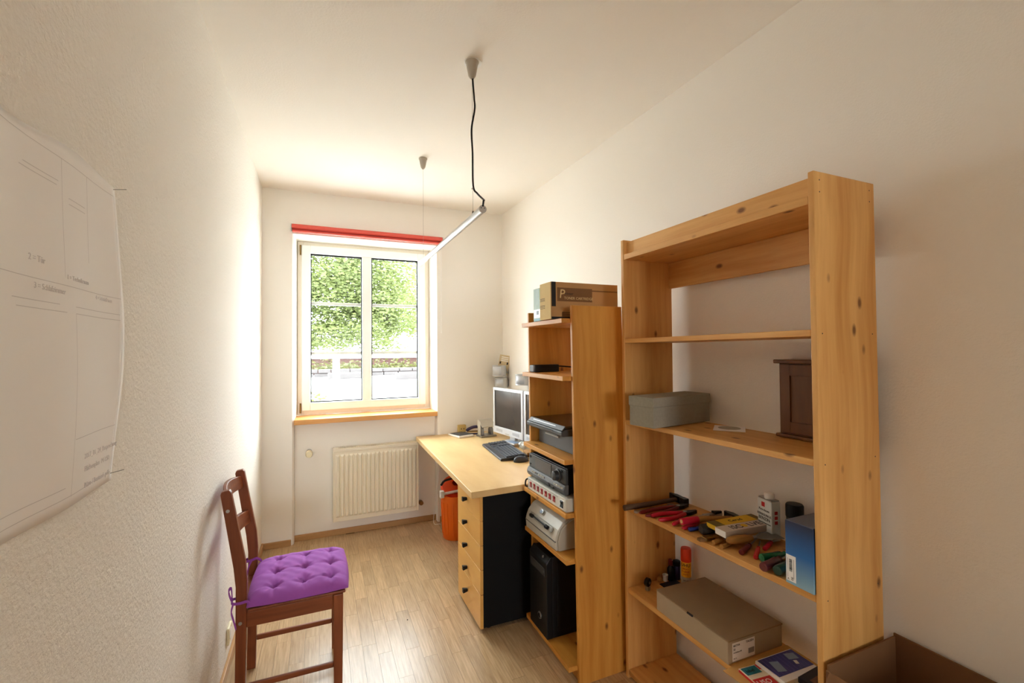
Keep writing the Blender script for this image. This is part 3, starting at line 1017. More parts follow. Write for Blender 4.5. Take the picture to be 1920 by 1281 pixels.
for (ya, yb) in ((1.790, 1.808), (2.262, 2.280)):
    b = BM(); box(b, 1.085, 1.368, ya, yb, 0, 1.737)
    obj('upright', lean(b), 'amber_z', ss, 0.0025)
SSH = [(1.676, 1.676), (1.404, 1.406), (1.016, 1.022), (0.770, 0.773), (0.560, 0.562), (0.082, 0.092)]
for (a, c) in SSH:
    b = BM(); prism(b, [(1.8085, a - 0.022), (2.2615, c - 0.022), (2.2615, c), (1.8085, a)], 'X', 1.040, 1.366)
    o = obj('shelf_board', lean(b), 'amber_y', ss, 0.002)
b = BM(); box(b, 1.10, 1.118, 1.8085, 2.2615, 0, 0.058); obj('plinth', lean(b), 'amber_y', ss, 0.002)


def S(k, y):       # top of low-shelf board k at depth y
    a, c = SSH[k]
    return a + (c - a) * (y - 1.82) / 0.44 + 0.0005


# ---- chair with cushion
ch = thing('dining_chair', 'reddish-brown wooden chair with its back to the left wall', 'chair', (-0.12, 2.36, 0))
for (ya, yb) in ((2.168, 2.198), (2.522, 2.552)):
    b = BM()
    prism(b, [(-0.322, 0), (-0.284, 0), (-0.279, 0.30), (-0.276, 0.58), (-0.282, 0.66), (-0.334, 0.952), (-0.340, 0.962), (-0.368, 0.958), (-0.372, 0.945), (-0.325, 0.64), (-0.317, 0.56), (-0.318, 0.30)], 'Y', ya, yb)
    o = obj('back_leg', b, 'chair_z', ch, 0.004)
    sgn = -1 if ya < 2.3 else 1
    if sgn < 0:
        for zz, xx in ((0.878, -0.345), (0.412, -0.300)):
            b = BM(); tube(b, [(xx, ya - 0.0015, zz), (xx, ya + 0.001, zz)], 0.007, 12); sc_ = obj('screw_cap', b, 'steel', o, smooth='auto')
    b = BM(); prism(b, [(0.059, 0), (0.094, 0), (0.098, 0.449), (0.056, 0.449)], 'Y', ya, yb)
    o = obj('front_leg', b, 'chair_z', ch, 0.004)
    bx('side_rail', (-0.279, 0.056, ya + 0.006, yb - 0.006, 0.387, 0.449), 'chair_x', ch, 0.003)
    bx('side_stretcher', (-0.281, 0.058, ya + 0.009, yb - 0.009, 0.128, 0.152), 'chair_x', ch, 0.003)
bx('front_rail', (0.066, 0.088, 2.198, 2.522, 0.39, 0.449), 'chair_y', ch, 0.003)
bx('back_rail', (-0.310, -0.290, 2.198, 2.522, 0.39, 0.449), 'chair_y', ch, 0.003)
bx('seat_board', (-0.276, 0.108, 2.172, 2.548, 0.449, 0.461), 'chair_y', ch, 0.004)
for (zc, hh, xc) in ((0.905, 0.058, -0.348), (0.735, 0.062, -0.318)):
    b = BM()
    n = 12
    prev = None
    for k in range(n + 1):
        t = k / n
        yy = 2.196 + (2.524 - 2.196) * t
        dx = -0.028 * math.sin(PI * t)
        dz = 0.016 * math.sin(PI * t)
        tilt = 0.17
        ring = [b.verts.new((xc + dx + sx * 0.008 - tilt * sz * hh / 2, yy, zc + sz * hh / 2 + (dz if sz > 0 else dz * 0.6))) for sx, sz in ((-1, -1), (1, -1), (1, 1), (-1, 1))]
        if prev:
            for i in range(4):
                b.faces.new((prev[i], prev[(i + 1) % 4], ring[(i + 1) % 4], ring[i]))
        else:
            b.faces.new(ring)
        prev = ring
    b.faces.new(prev[::-1])
    bmesh.ops.recalc_face_normals(b, faces=b.faces[:])
    obj('back_slat', b, 'chair_y', ch, 0.003)

cu = thing('seat_cushion', 'purple tufted cushion tied onto the chair', 'cushion', (-0.085, 2.36, 0.462))
CX0, CX1, CY0, CY1 = -0.275, 0.118, 2.140, 2.565
TU = [(i, j) for i in (0.24, 0.54, 0.82) for j in (0.18, 0.50, 0.82)]


def cush(u, v, top):
    ex = min(u, 1 - u) * 2
    ey = min(v, 1 - v) * 2
    edge = (1 - (1 - min(1, ex * 2.3)) ** 2.2) ** 0.55 * (1 - (1 - min(1, ey * 2.3)) ** 2.2) ** 0.55
    if top:
        z = 0.462 + 0.022 + 0.046 * edge
        for a, c in TU:
            d = math.hypot((u - a) * 1.0, (v - c) * 1.05)
            z -= 0.028 * math.exp(-(d / 0.05) ** 1.15) * min(1, edge * 1.2)
            z += 0.0022 * math.sin(7 * math.atan2(v - c, u - a) + 9 * a + 5 * c) * math.exp(-((d - 0.06) / 0.05) ** 2) * edge
        for a in (0.24, 0.54, 0.82):
            z -= 0.004 * math.exp(-((u - a) / 0.018) ** 2) * edge * (0.6 + 0.4 * math.sin(31 * v))
        for c in (0.18, 0.50, 0.82):
            z -= 0.004 * math.exp(-((v - c) / 0.018) ** 2) * edge * (0.6 + 0.4 * math.sin(27 * u + 1))
        z += 0.0018 * math.sin(40 * u + 9 * v) * math.sin(33 * v) * edge
    else:
        z = 0.462 + 0.022 - 0.021 * edge
    bul = 0.010
    return (CX0 + (CX1 - CX0) * u + bul * math.sin(PI * v) * (1 if u > .5 else -1) * abs(2 * u - 1) ** 4, CY0 + (CY1 - CY0) * v + bul * math.sin(PI * u) * (1 if v > .5 else -1) * abs(2 * v - 1) ** 4, z)


b = BM()
grid(b, lambda u, v: cush(u, v, True), 72, 72)
grid(b, lambda u, v: cush(u, 1 - v, False), 20, 20)
obj('cushion_body', b, 'purple', cu, smooth=True)
b = BM()
for a, c in TU:
    p = cush(a, c, True)
    lathe(b, [(0.005, p[2] - 0.001), (0.005, p[2] + 0.0015), (0.002, p[2] + 0.003)], 8, (p[0], p[1], 0))
tag(obj('tuft_buttons', b, 'purple', cu), kind='stuff')


def ribbon(pts, w=0.011, t=0.002):
    b = BM()
    P = smooth_path(pts, 5)
    prev = None
    for i, p in enumerate(P):
        ring = [b.verts.new(p + Vector((dx, 0, dz))) for dx, dz in ((-t, -w / 2), (t, -w / 2), (t, w / 2), (-t, w / 2))]
        if prev:
            for k in range(4):
                b.faces.new((prev[k], prev[(k + 1) % 4], ring[(k + 1) % 4], ring[k]))
        else:
            b.faces.new(ring)
        prev = ring
    b.faces.new(prev[::-1])
    bmesh.ops.recalc_face_normals(b, faces=b.faces[:])
    return obj('tie', b, 'purple', cu, smooth='auto')


ribbon([(-0.262, 2.152, 0.49), (-0.275, 2.161, 0.50), (-0.300, 2.163, 0.497), (-0.326, 2.164, 0.50), (-0.332, 2.180, 0.505), (-0.326, 2.205, 0.50), (-0.290, 2.206, 0.495)])
ribbon([(-0.324, 2.161, 0.50), (-0.330, 2.158, 0.47), (-0.322, 2.158, 0.435), (-0.314, 2.159, 0.40)])
ribbon([(-0.328, 2.170, 0.505), (-0.338, 2.172, 0.53), (-0.342, 2.178, 0.55), (-0.334, 2.182, 0.555), (-0.330, 2.178, 0.515)])
ribbon([(-0.262, 2.55, 0.50), (-0.278, 2.515, 0.53), (-0.30, 2.515, 0.525), (-0.325, 2.518, 0.52), (-0.330, 2.54, 0.52), (-0.30, 2.558, 0.52), (-0.272, 2.558, 0.505)])
ribbon([(-0.300, 2.512, 0.525), (-0.312, 2.508, 0.50), (-0.318, 2.506, 0.46)])

# ---- waste bin under the desk
wb = thing('waste_bin', 'orange ribbed waste bin under the desk', 'bin', (1.035, 3.63, 0))
cx, cy = 1.035, 3.63
b = BM(); lathe(b, [(0.100, 0.0), (0.106, 0.008), (0.122, 0.345), (0.118, 0.345), (0.102, 0.012), (0.02, 0.012)], 40, (cx, cy, 0)); obj('bucket', b, 'orange', wb, smooth='auto')
b = BM(); lathe(b, [(0.121, 0.325), (0.127, 0.327), (0.127, 0.352), (0.121, 0.354), (0.117, 0.350), (0.117, 0.328)], 40, (cx, cy, 0)); obj('rim', b, 'orange', wb, smooth='auto')
for k in range(18):
    a = 2 * PI * (k + (0.0 if k % 3 else 0.2)) / 18
    b = BM(); tube(b, [(cx + 0.1085 * math.cos(a), cy + 0.1085 * math.sin(a), 0.03), (cx + 0.121 * math.cos(a), cy + 0.121 * math.sin(a), 0.30)], 0.003, 6); obj('rib', b, 'orange', wb, smooth='auto')
b = BM()
lathe(b, [(0.122, 0), (0.124, 0.006), (0.112, 0.03), (0.03, 0.045), (0.03, 0.042), (0.110, 0.026), (0.118, 0.002)], 36)
b.transform(Matrix.Translation((cx + 0.015, cy + 0.055, 0.385)) @ Matrix.Rotation(math.radians(28), 4, 'X') @ Matrix.Rotation(math.radians(-6), 4, 'Y'))
obj('lid', b, 'dorange', wb, smooth='auto')
b = BM(); box(b, -0.13, 0.13, -0.012, 0.012, -0.009, 0.009); b.transform(Matrix.Translation((cx + 0.01, cy - 0.05, 0.382)) @ Matrix.Rotation(math.radians(-4), 4, 'Y')); obj('handle_bar', b, 'white', wb, 0.004)
bx('clip', (cx - 0.145, cx - 0.112, cy - 0.07, cy - 0.03, 0.345, 0.40), 'white', wb, 0.006)
b = BM(); tube(b, smooth_path([(cx - 0.115, cy + 0.03, 0.42), (cx - 0.09, cy + 0.02, 0.455), (cx - 0.03, cy + 0.01, 0.470), (cx + 0.05, cy, 0.475)], 4), 0.009, 8); obj('black_grip', b, 'black', wb, smooth='auto')
b = BM(); tube(b, smooth_path([(0.985, 3.97, 0.52), (0.96, 3.955, 0.30), (0.93, 3.945, 0.12), (0.925, 3.94, 0.012), (0.97, 3.93, 0.004), (1.02, 3.93, 0.004), (1.10, 3.95, 0.2), (1.14, 3.965, 0.73)], 6), 0.003, 6)
tag(obj('desk_cable', b, 'white', smooth='auto'), 'thin white cable hanging beside the orange bin', 'cable')

# ================================================================== ON THE DESK
DZ = 0.7755


def local_thing(name, label, cat, x, y, z, rz, **k):
    return thing(name, label, cat, (x, y, z), rz, **k)


# keyboard
kb = local_thing('computer_keyboard', 'dark computer keyboard lying in front of the monitors', 'keyboard', 1.249, 3.10, DZ, math.radians(-5.5))
b = BM(); prism(b, [(-0.098, 0.004), (-0.094, 0.016), (0.085, 0.030), (0.096, 0.026), (0.096, 0.0), (-0.094, 0.0)], 'Y', -0.262, 0.262); obj('body', b, 'kbody', kb, 0.006, world=False)
b = BM(); prism(b, [(-0.097, 0.008), (-0.060, 0.0205), (-0.060, 0.019), (-0.096, 0.007)], 'Y', -0.25, 0.25); obj('palm_rest', b, 'charcoal', kb, 0.001, world=False)
b = BM()
for r_ in range(6):
    for c_ in range(23):
        if c_ in (15, 19) or (r_ == 1 and c_ > 15 and c_ < 19):
            continue
        xk = -0.052 + r_ * 0.0225
        yk = -0.246 + c_ * 0.0214
        zk = 0.0205 + (xk + 0.052) * 0.075
        box(b, xk, xk + 0.0185, yk, yk + 0.0178, zk - 0.003, zk + 0.007)
tag(obj('keys', b, 'keys', kb, 0, world=False), kind='stuff')
# mouse
ms = local_thing('computer_mouse', 'black computer mouse beside the keyboard', 'mouse', 1.255, 2.79, DZ, math.radians(4))
b = BM()


def dome(u, v):
    a = 2 * PI * u
    r = math.sin(v * PI / 2)
    hz = math.cos(v * PI / 2)
    return (0.056 * r * math.cos(a) * (1 + 0.12 * math.sin(a)), 0.032 * r * math.sin(a), 0.036 * hz ** 0.75 * (1 - 0.25 * r * math.cos(a)))


grid(b, lambda u, v: dome(u, v), 28, 10)
bmesh.ops.remove_doubles(b, verts=b.verts[:], dist=1e-5)
bmesh.ops.recalc_face_normals(b, faces=b.faces[:])
bmesh.ops.holes_fill(b, edges=b.edges[:])
obj('shell', b, 'kbody', ms, smooth=True, world=False)
b = BM(); tube(b, [(0.030, -0.004, 0.026), (0.030, 0.004, 0.026)], 0.008, 12); obj('wheel', b, 'grey', ms, world=False)


# monitors
def monitor(label, xa, ya, xb, yb):
    W = math.hypot(xb - xa, yb - ya)
    ang = math.atan2(yb - ya, xb - xa)
    t = local_thing('computer_monitor', label, 'monitor', (xa + xb) / 2, (ya + yb) / 2, DZ, ang + PI / 2, group='monitors on the desk')
    # local frame: y along width (towards far end), -x faces the viewer
    z0, z1 = 0.056, 0.436
    h = W / 2
    b = BM()
    for d in ((-h, -h + 0.024, z0, z1), (h - 0.024, h, z0, z1), (-h + 0.024, h - 0.024, z1 - 0.022, z1), (-h + 0.024, h - 0.024, z0, z0 + 0.055)):
        box(b, -0.012, 0.012, d[0], d[1], d[2], d[3])
    obj('bezel', b, 'silver', t, 0.002, world=False)
    b = BM(); box(b, -0.006, 0.008, -h + 0.023, h - 0.023, z0 + 0.054, z1 - 0.021); obj('screen', b, 'screen', t, world=False)
    b = BM(); box(b, 0.010, 0.050, -h + 0.012, h - 0.012, z0 + 0.012, z1 - 0.012); obj('back_shell', b, 'silver', t, 0.012, world=False)
    for k in (-1, 1):
        b = BM(); box(b, -0.0135, -0.011, k * 0.13 - 0.05, k * 0.13 + 0.05, z0 + 0.016, z0 + 0.038); obj('speaker_grille', b, plain('grille_grey', (176, 180, 190), 0.5), t, 0.001, world=False)
    b = BM(); box(b, -0.0135, -0.011, -0.03, 0.03, z0 + 0.008, z0 + 0.014); obj('button_strip', b, 'lgrey2', t, world=False)
    b = BM(); box(b, 0.035, 0.065, -0.04, 0.04, 0.012, 0.20); obj('stand_neck', b, 'silver', t, 0.006, world=False)
    b = BM(); lathe(b, [(0.088, 0.0), (0.088, 0.006), (0.07, 0.014), (0.02, 0.018)], 32, (0.055, 0, 0)); obj('stand_base', b, 'silver', t, smooth='auto', world=False)
    return t


monitor('silver-framed monitor nearest the far corner of the room', 1.382, 3.629, 1.449, 3.168)
monitor('silver-framed monitor half hidden behind the amber shelf', 1.452, 3.150, 1.515, 2.72)

# calculator
ca = local_thing('calculator', 'white calculator with dark keypad at the back of the desk', 'calculator', 1.145, 3.845, DZ, math.radians(14))
b = BM(); prism(b, [(-0.10, 0.0), (0.10, 0.0), (0.10, 0.014), (-0.10, 0.020)], 'X', -0.075, 0.075)
obj('body', b, 'white', ca, 0.006, world=False)
b = BM(); box(b, -0.066, 0.066, -0.088, 0.040, 0.018, 0.0225); obj('keypad', b, 'charcoal', ca, 0.001, world=False)
b = BM()
for i in range(6):
    for j in range(5):
        box(b, -0.061 + i * 0.0207, -0.061 + i * 0.0207 + 0.016, -0.083 + j * 0.024, -0.083 + j * 0.024 + 0.018, 0.0225, 0.0255)
tag(obj('keys', b, 'grey', ca, world=False), kind='stuff')
b = BM(); box(b, -0.06, 0.06, 0.052, 0.088, 0.0155, 0.019); obj('display', b, 'screen', ca, world=False)

# headset-like navy arch with a white cable
hd = local_thing('desk_stapler', 'shiny navy stapler with pale base behind the calculator', 'stapler', 1.285, 3.87, DZ, math.radians(-12))
b = BM(); P = smooth_path([(-0.075, 0, 0.030), (-0.06, 0, 0.045), (-0.02, 0, 0.062), (0.03, 0, 0.066), (0.07, 0, 0.058)], 4)
tube(b, P, [0.008] + [0.014] * (len(P) - 2) + [0.010], 12); obj('arm', b, 'navy', hd, smooth='auto', world=False)
b = BM(); box(b, -0.072, 0.075, -0.010, 0.010, 0.022, 0.032); obj('magazine', b, 'brass', hd, 0.002, world=False)
b = BM(); box(b, -0.075, 0.080, -0.014, 0.014, 0.0, 0.010); obj('base', b, 'navy', hd, 0.003, world=False)
b = BM(); box(b, 0.05, 0.078, -0.010, 0.010, 0.010, 0.058); obj('hinge', b, 'navy', hd, 0.002, world=False)
b = BM(); tube(b, smooth_path([(1.22, 3.80, DZ + .003), (1.25, 3.775, DZ + .003), (1.31, 3.78, DZ + .003), (1.36, 3.83, DZ + .003), (1.42, 3.92, DZ + .003), (1.52, 3.96, DZ + .003)], 5), 0.0028, 6)
tag(obj('white_cable', b, 'white', smooth='auto'), 'white cable lying in front of the navy stapler', 'cable')

# hole punch
hp = local_thing('hole_punch', 'steel and clear plastic hole punch beside the monitor', 'hole punch', 1.345, 3.735, DZ, math.radians(6))
b = BM(); box(b, -0.075, 0.075, -0.055, 0.055, 0.0, 0.016); obj('base', b, 'steel', hp, 0.004, world=False)
for k in (-1, 1):
    b = BM(); prism(b, [(-0.03, 0.016), (0.035, 0.016), (0.035, 0.06), (0.01, 0.085), (-0.02, 0.07)], 'X', k * 0.045 - 0.012, k * 0.045 + 0.012); obj('punch_cheek', b, 'steel', hp, 0.004, world=False)
    b = BM(); tube(b, [(k * 0.045, 0.0, 0.016), (k * 0.045, 0.0, 0.075)], 0.009, 12); obj('punch_pin', b, 'dsteel', hp, world=False)
b = BM(); prism(b, [(-0.055, 0.095), (0.02, 0.148), (0.045, 0.142), (0.048, 0.09), (0.036, 0.09), (0.030, 0.128), (0.015, 0.132), (-0.052, 0.085)], 'X', -0.068, 0.062); obj('lever', b, 'clear', hp, 0.003, world=False)
b = BM(); box(b, -0.068, -0.062, -0.02, 0.035, 0.016, 0.135); obj('guide_plate', b, 'clear', hp, 0.002, world=False)

# odds and ends between keyboard and monitors
it = local_thing('paper_pad', 'small white notepad on the monitor base', 'notepad', 1.405, 3.28, DZ + 0.0142, math.radians(12))
b = BM(); box(b, -0.03, 0.03, -0.06, 0.06, 0, 0.012); obj('pages', b, 'paper', it, 0.001, world=False)
b = BM(); box(b, -0.03, 0.03, -0.06, 0.06, 0.012, 0.013); obj('cover', b, 'lightblue', it, world=False)
gj = local_thing('glass_jar', 'small clear jar tipped beside the notepad', 'jar', 1.415, 3.08, DZ + 0.032, 0)
b = BM(); lathe(b, [(0.026, -0.045), (0.030, -0.04), (0.030, 0.03), (0.024, 0.04), (0.024, 0.05)], 20, (0, 0, 0), 'Y'); obj('jar_glass', b, 'clear', gj, smooth='auto', world=False)
b = BM(); lathe(b, [(0.026, 0.045), (0.027, 0.048), (0.027, 0.06), (0.024, 0.062)], 20, (0, 0, 0), 'Y'); obj('lid', b, 'steel', gj, smooth='auto', world=False)
bxx = local_thing('brown_box', 'little brown box with striped lid behind the mouse', 'box', 1.385, 2.93, DZ, math.radians(-8))
b = BM(); box(b, -0.035, 0.035, -0.05, 0.05, 0, 0.022); obj('body', b, 'carddark', bxx, 0.001, world=False)
b = BM(); box(b, -0.037, 0.037, -0.052, 0.052, 0.018, 0.030); obj('lid', b, 'card', bxx, 0.001, world=False)
for i, (pts, mt, lb) in enumerate((([(1.32, 2.93, DZ + .004), (1.37, 2.86, DZ + .004), (1.42, 2.86, DZ + .004), (1.47, 2.95, DZ + .004)], 'black', 'thin black cable looping behind the mouse'),
                                   ([(1.31, 2.88, DZ + .003), (1.35, 2.82, DZ + .003), (1.41, 2.80, DZ + .003), (1.50, 2.84, DZ + .003)], 'lgrey', 'thin grey cable lying behind the mouse'))):
    b = BM(); tube(b, smooth_path(pts, 5), 0.003, 6)
    tag(obj('mouse_cable', b, mt, smooth='auto'), lb, 'cable')


# tins on the right wall
def tin(label, x, y, z, r, h):
    t = thing('wall_tin', label, 'tin', (x, y, z), group='silver tins on the wall above the monitors')
    b = BM(); lathe(b, [(r, 0), (r + 0.001, 0.003), (r, 0.006), (r, h - 0.008), (r + 0.0015, h - 0.006), (r + 0.0015, h), (r - 0.003, h), (r - 0.003, 0.006)], 32); obj('can', b, 'alu', t, smooth='auto', world=False)
    b = BM()
    n = 8
    a0, a1 = math.radians(185), math.radians(265)
    prev = None
    for k in range(n + 1):
        a = a0 + (a1 - a0) * k / n
        q = ((r + 0.001) * math.cos(a), (r + 0.001) * math.sin(a))
        v0, v1 = b.verts.new((q[0], q[1], 0.012)), b.verts.new((q[0], q[1], h - 0.012))
        if prev:
            b.faces.new((prev[0], v0, v1, prev[1]))
        prev = (v0, v1)
    obj('window_label', b, 'silver', t, smooth=True, world=False, solid=0.0008)
    b = BM(); box(b, r - 0.004, XR(y) - x, -0.02, 0.02, h * 0.2, h * 0.8); obj('wall_bracket', b, 'steel', t, 0.001, world=False)
    return t


tin('upper silver tin with a card in it, on the wall near the corner', 1.523, 3.87, 1.292, 0.063, 0.097)
tin('lower silver tin just above the corner monitor', 1.543, 3.87, 1.180, 0.060, 0.094)
tin('silver tin partly hidden behind the amber shelf', 1.555, 3.43, 1.235, 0.058, 0.09)
pc = thing('postcard', 'beige printed card standing in the upper silver tin', 'card', (1.55, 3.87, 1.30), rot=(math.radians(8), math.radians(10), math.radians(-15)))
b = BM(); box(b, -0.05, 0.05, -0.001, 0.001, 0.0, 0.185); obj('card', b, plain('beige_card', (214, 196, 160), 0.8, var=0.12, scale=30), pc, world=False)
for zz in (0.165, 0.148, 0.132):
    b = BM(); box(b, -0.032, 0.034, -0.0018, -0.0009, zz - 0.004, zz + 0.004); obj('print_bar', b, 'paper', pc, world=False)
for xx in (-0.036, 0.03):
    b = BM(); box(b, xx - 0.006, xx + 0.008, -0.0018, -0.0009, 0.10, 0.122); obj('print_mark', b, 'inkdark', pc, world=False)

# ================================================================== ON THE LOW SHELF
# toner carton
y0 = 1.926
tz = 1.6775
tc_ = thing('toner_carton', 'brown toner cartridge carton on top of the amber shelf', 'box', (1.03, 1.926, tz))
b = BM(); box(b, 0, 0.39, 0, 0.118, 0, 0.182); obj('carton', b, 'card', tc_, 0.0015, world=False)
b = BM(); box(b, -0.001, 0.001, 0.002, 0.117, 0.001, 0.181); obj('end_panel', b, 'cardside', tc_, world=False)
b = BM(); box(b, 0.003, 0.026, -0.001, 0.001, 0.062, 0.182); obj('black_band', b, 'inkdark', tc_, world=False)
b = BM(); box(b, 0.034, 0.234, -0.001, 0.001, 0.088, 0.155); obj('brown_panel', b, 'carddark', tc_, world=False)
b = BM(); box(b, 0.234, 0.388, -0.001, 0.001, 0.142, 0.148); obj('brown_stripe', b, 'carddark', tc_, world=False)
b = BM(); box(b, 0.003, 0.16, -0.001, 0.001, 0.0, 0.012); obj('dark_base_line', b, 'inkdark', tc_, world=False)
lettering('lettering', 'P', 0.062, 'cardside', tc_, (0.044, -0.0012, 0.104), (1, 0, 0.0), (0.12, 0, 1))
lettering('lettering', 'rinter', 0.020, 'inkdark', tc_, (0.077, -0.0012, 0.120), (1, 0, 0), (0.12, 0, 1))
lettering('lettering', 'TONER CARTRIDGE', 0.0185, 'cardside', tc_, (0.072, -0.0012, 0.098), (1, 0, 0), (0, 0, 1))
for k, zz in enumerate((0.032, 0.024, 0.016)):
    b = BM(); box(b, 0.06, 0.125, -0.001, 0.0002, zz, zz + 0.0025); obj('print_line', b, 'inkdark', tc_, world=False)
for k, zz in enumerate((0.105, 0.099, 0.093, 0.07, 0.063, 0.056)):
    b = BM(); box(b, -0.0018, -0.0005, 0.062, 0.112, zz, zz + 0.0018); obj('print_line', b, 'inkdark', tc_, world=False)
sb = thing('small_carton', 'narrow green-grey printed carton behind the toner carton', 'box', (1.047, 2.055, tz))
b = BM(); box(b, 0, 0.22, 0, 0.10, 0, 0.172); obj('carton', b, 'boxgreen', sb, 0.0015, world=False)
b = BM(); box(b, -0.001, 0.0002, 0.008, 0.092, 0.018, 0.062); lb = obj('white_label', b, 'white', sb, world=False)
b = BM(); box(b, -0.0016, -0.0008, 0.036, 0.062, 0.034, 0.054); obj('label_square', b, 'grey', sb, world=False)
b = BM(); box(b, -0.001, 0.0002, 0.01, 0.09, 0.002, 0.014); obj('teal_band', b, 'teal', sb, world=False)
b = BM(); box(b, -0.001, 0.0002, 0.012, 0.030, 0.11, 0.165); obj('green_panel', b, plain('leaf_green_print', (96, 130, 60), 0.5), sb, world=False)

# power adapter
pa = thing('power_adapter', 'flat black adapter with grey end on the second board', 'adapter', (1.10, 2.235, S(1, 2.22) - 0.001), rz=math.radians(4))
b = BM(); box(b, -0.022, 0.135, -0.024, 0.024, 0, 0.041); obj('case', b, 'black', pa, 0.005, world=False)
b = BM(); box(b, -0.030, -0.021, -0.024, 0.024, 0.001, 0.040); obj('end_cap', b, 'grey', pa, 0.005, world=False)
b = BM(); tube(b, smooth_path([(0.13, 0, 0.028), (0.16, 0.0, 0.030), (0.20, -0.03, 0.026), (0.235, -0.12, 0.02), (0.24, -0.25, 0.01)], 5), 0.0035, 8); obj('lead', b, 'black', pa, smooth='auto', world=False)

# multifunction printer on board 2
mz = S(2, 2.05)
mf = thing('inkjet_printer', 'charcoal multifunction printer with flat scanner lid', 'printer', (1.0, 2.06, mz), rot=(0, 0, 0))
b = BM(); box(b, 0.125, 0.355, -0.176, 0.200, 0.0, 0.105); obj('body', b, 'grey', mf, 0.004, world=False)
b = BM(); prism(b, [(0.052, 0.100), (0.060, 0.094), (0.365, 0.094), (0.365, 0.128), (0.075, 0.128), (0.052, 0.118)], 'Y', -0.185, 0.205); obj('scanner_deck', b, 'charcoal', mf, 0.004, world=False)
b = BM(); box(b, 0.075, 0.362, -0.180, 0.198, 0.1285, 0.142); ld = obj('scanner_lid', b, plain('gloss_black', (34, 22, 16), 0.18), mf, 0.003, world=False)
b = BM(); prism(b, [(0.058, 0.124), (0.076, 0.142), (0.080, 0.142), (0.064, 0.124)], 'Y', -0.178, 0.196); obj('front_edge', b, 'charcoal', mf, 0.001, world=False)
b = BM(); prism(b, [(0.0655, 0.1335), (0.068, 0.136), (0.070, 0.136), (0.068, 0.1335)], 'Y', -0.10, 0.150); obj('highlight_line', b, 'alu', mf, world=False)  # thin pale strip stands in for the highlight along the lid edge
b = BM(); box(b, 0.050, 0.056, -0.10, 0.16, 0.111, 0.116); obj('dark_slot', b, 'black', mf, world=False)
b = BM(); box(b, 0.120, 0.126, -0.03, 0.115, 0.058, 0.078); tr_ = obj('paper_slot', b, 'lgrey2', mf, 0.001, world=False)
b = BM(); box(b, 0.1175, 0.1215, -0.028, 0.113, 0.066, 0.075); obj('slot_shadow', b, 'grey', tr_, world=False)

# switch strip, receiver on board 3
ps = thing('switched_power_strip', 'pale switch box with seven red rocker switches', 'power strip', (1.05, 2.05, S(3, 2.05)))
b = BM(); box(b, 0, 0.20, -0.214, 0.204, 0, 0.062); obj('case', b, 'lgrey', ps, 0.003, world=False)
b = BM(); box(b, -0.001, 0.001, -0.208, 0.198, 0.004, 0.058); obj('front_plate', b, plain('off_white_plate', (214, 212, 202), 0.45), ps, world=False)
for k in range(7):
    yk = 0.160 - k * 0.0435
    b = BM(); prism(b, [(-0.001, 0.016), (-0.006, 0.020), (-0.003, 0.031), (-0.006, 0.044), (-0.001, 0.046)], 'Y', yk - 0.0085, yk + 0.0085); obj('red_switch', b, plain('switch_red', (150, 20, 26), 0.3), ps, world=False)
b = BM(); box(b, -0.002, 0.0, -0.196, -0.162, 0.010, 0.050); obj('switch_frame', b, 'white', ps, world=False)
b = BM(); prism(b, [(-0.002, 0.013), (-0.008, 0.017), (-0.004, 0.030), (-0.007, 0.044), (-0.002, 0.047)], 'Y', -0.190, -0.168); obj('main_switch', b, 'black', ps, world=False)
b = BM(); box(b, -0.0015, 0, -0.14, 0.19, 0.052, 0.0535); obj('print_line', b, 'grey', ps, world=False)
b = BM(); tube(b, smooth_path([(0.01, 0.206, 0.05), (-0.006, 0.210, 0.045), (-0.01, 0.211, 0.02), (0.0, 0.209, 0.008), (0.06, 0.207, 0.004)], 4), 0.0045, 8); obj('mains_lead', b, 'black', ps, smooth='auto', world=False)

rc = thing('stereo_receiver', 'dark grey hi-fi receiver with round volume knob', 'receiver', (1.07, 2.07, S(3, 2.07) + 0.0625))
b = BM(); box(b, 0.014, 0.28, -0.192, 0.198, 0.006, 0.126); obj('case', b, 'black', rc, 0.002, world=False)
b = BM(); box(b, 0.0, 0.014, -0.198, 0.204, 0.050, 0.124); obj('upper_fascia', b, 'charcoal', rc, 0.002, world=False)
b = BM(); prism(b, [(-0.012, 0.018), (-0.014, 0.030), (-0.006, 0.052), (0.014, 0.052), (0.014, 0.006), (-0.004, 0.006)], 'Y', -0.202, 0.206); obj('lower_fascia', b, 'grey', rc, 0.002, world=False)
b = BM(); box(b, -0.002, 0.0, -0.055, 0.125, 0.058, 0.116); obj('display', b, plain('amber_tint_display', (62, 52, 44), 0.5), rc, world=False)
b = BM(); lathe(b, [(0.030, 0.0), (0.030, -0.004), (0.024, -0.006), (0.022, -0.026), (0.019, -0.028)], 28, (0, -0.125, 0.082), 'X'); kn = obj('volume_knob', b, 'charcoal', rc, smooth='auto', world=False)
for k in range(6):
    b = BM(); box(b, -0.0145, -0.0095, 0.15 - k * 0.026 - 0.02, 0.15 - k * 0.026, 0.036, 0.043); obj('button', b, 'lgrey2' if k != 2 else 'charcoal', rc, 0.001, world=False)
for k in range(4):
    b = BM(); box(b, -0.0145, -0.0095, -0.10 - k * 0.024 - 0.02, -0.10 - k * 0.024, 0.034, 0.042); obj('button', b, 'lgrey2', rc, 0.001, world=False)
b = BM(); box(b, -0.016, -0.012, -0.055, 0.11, 0.014, 0.030); obj('flap', b, 'charcoal', rc, 0.001, world=False)
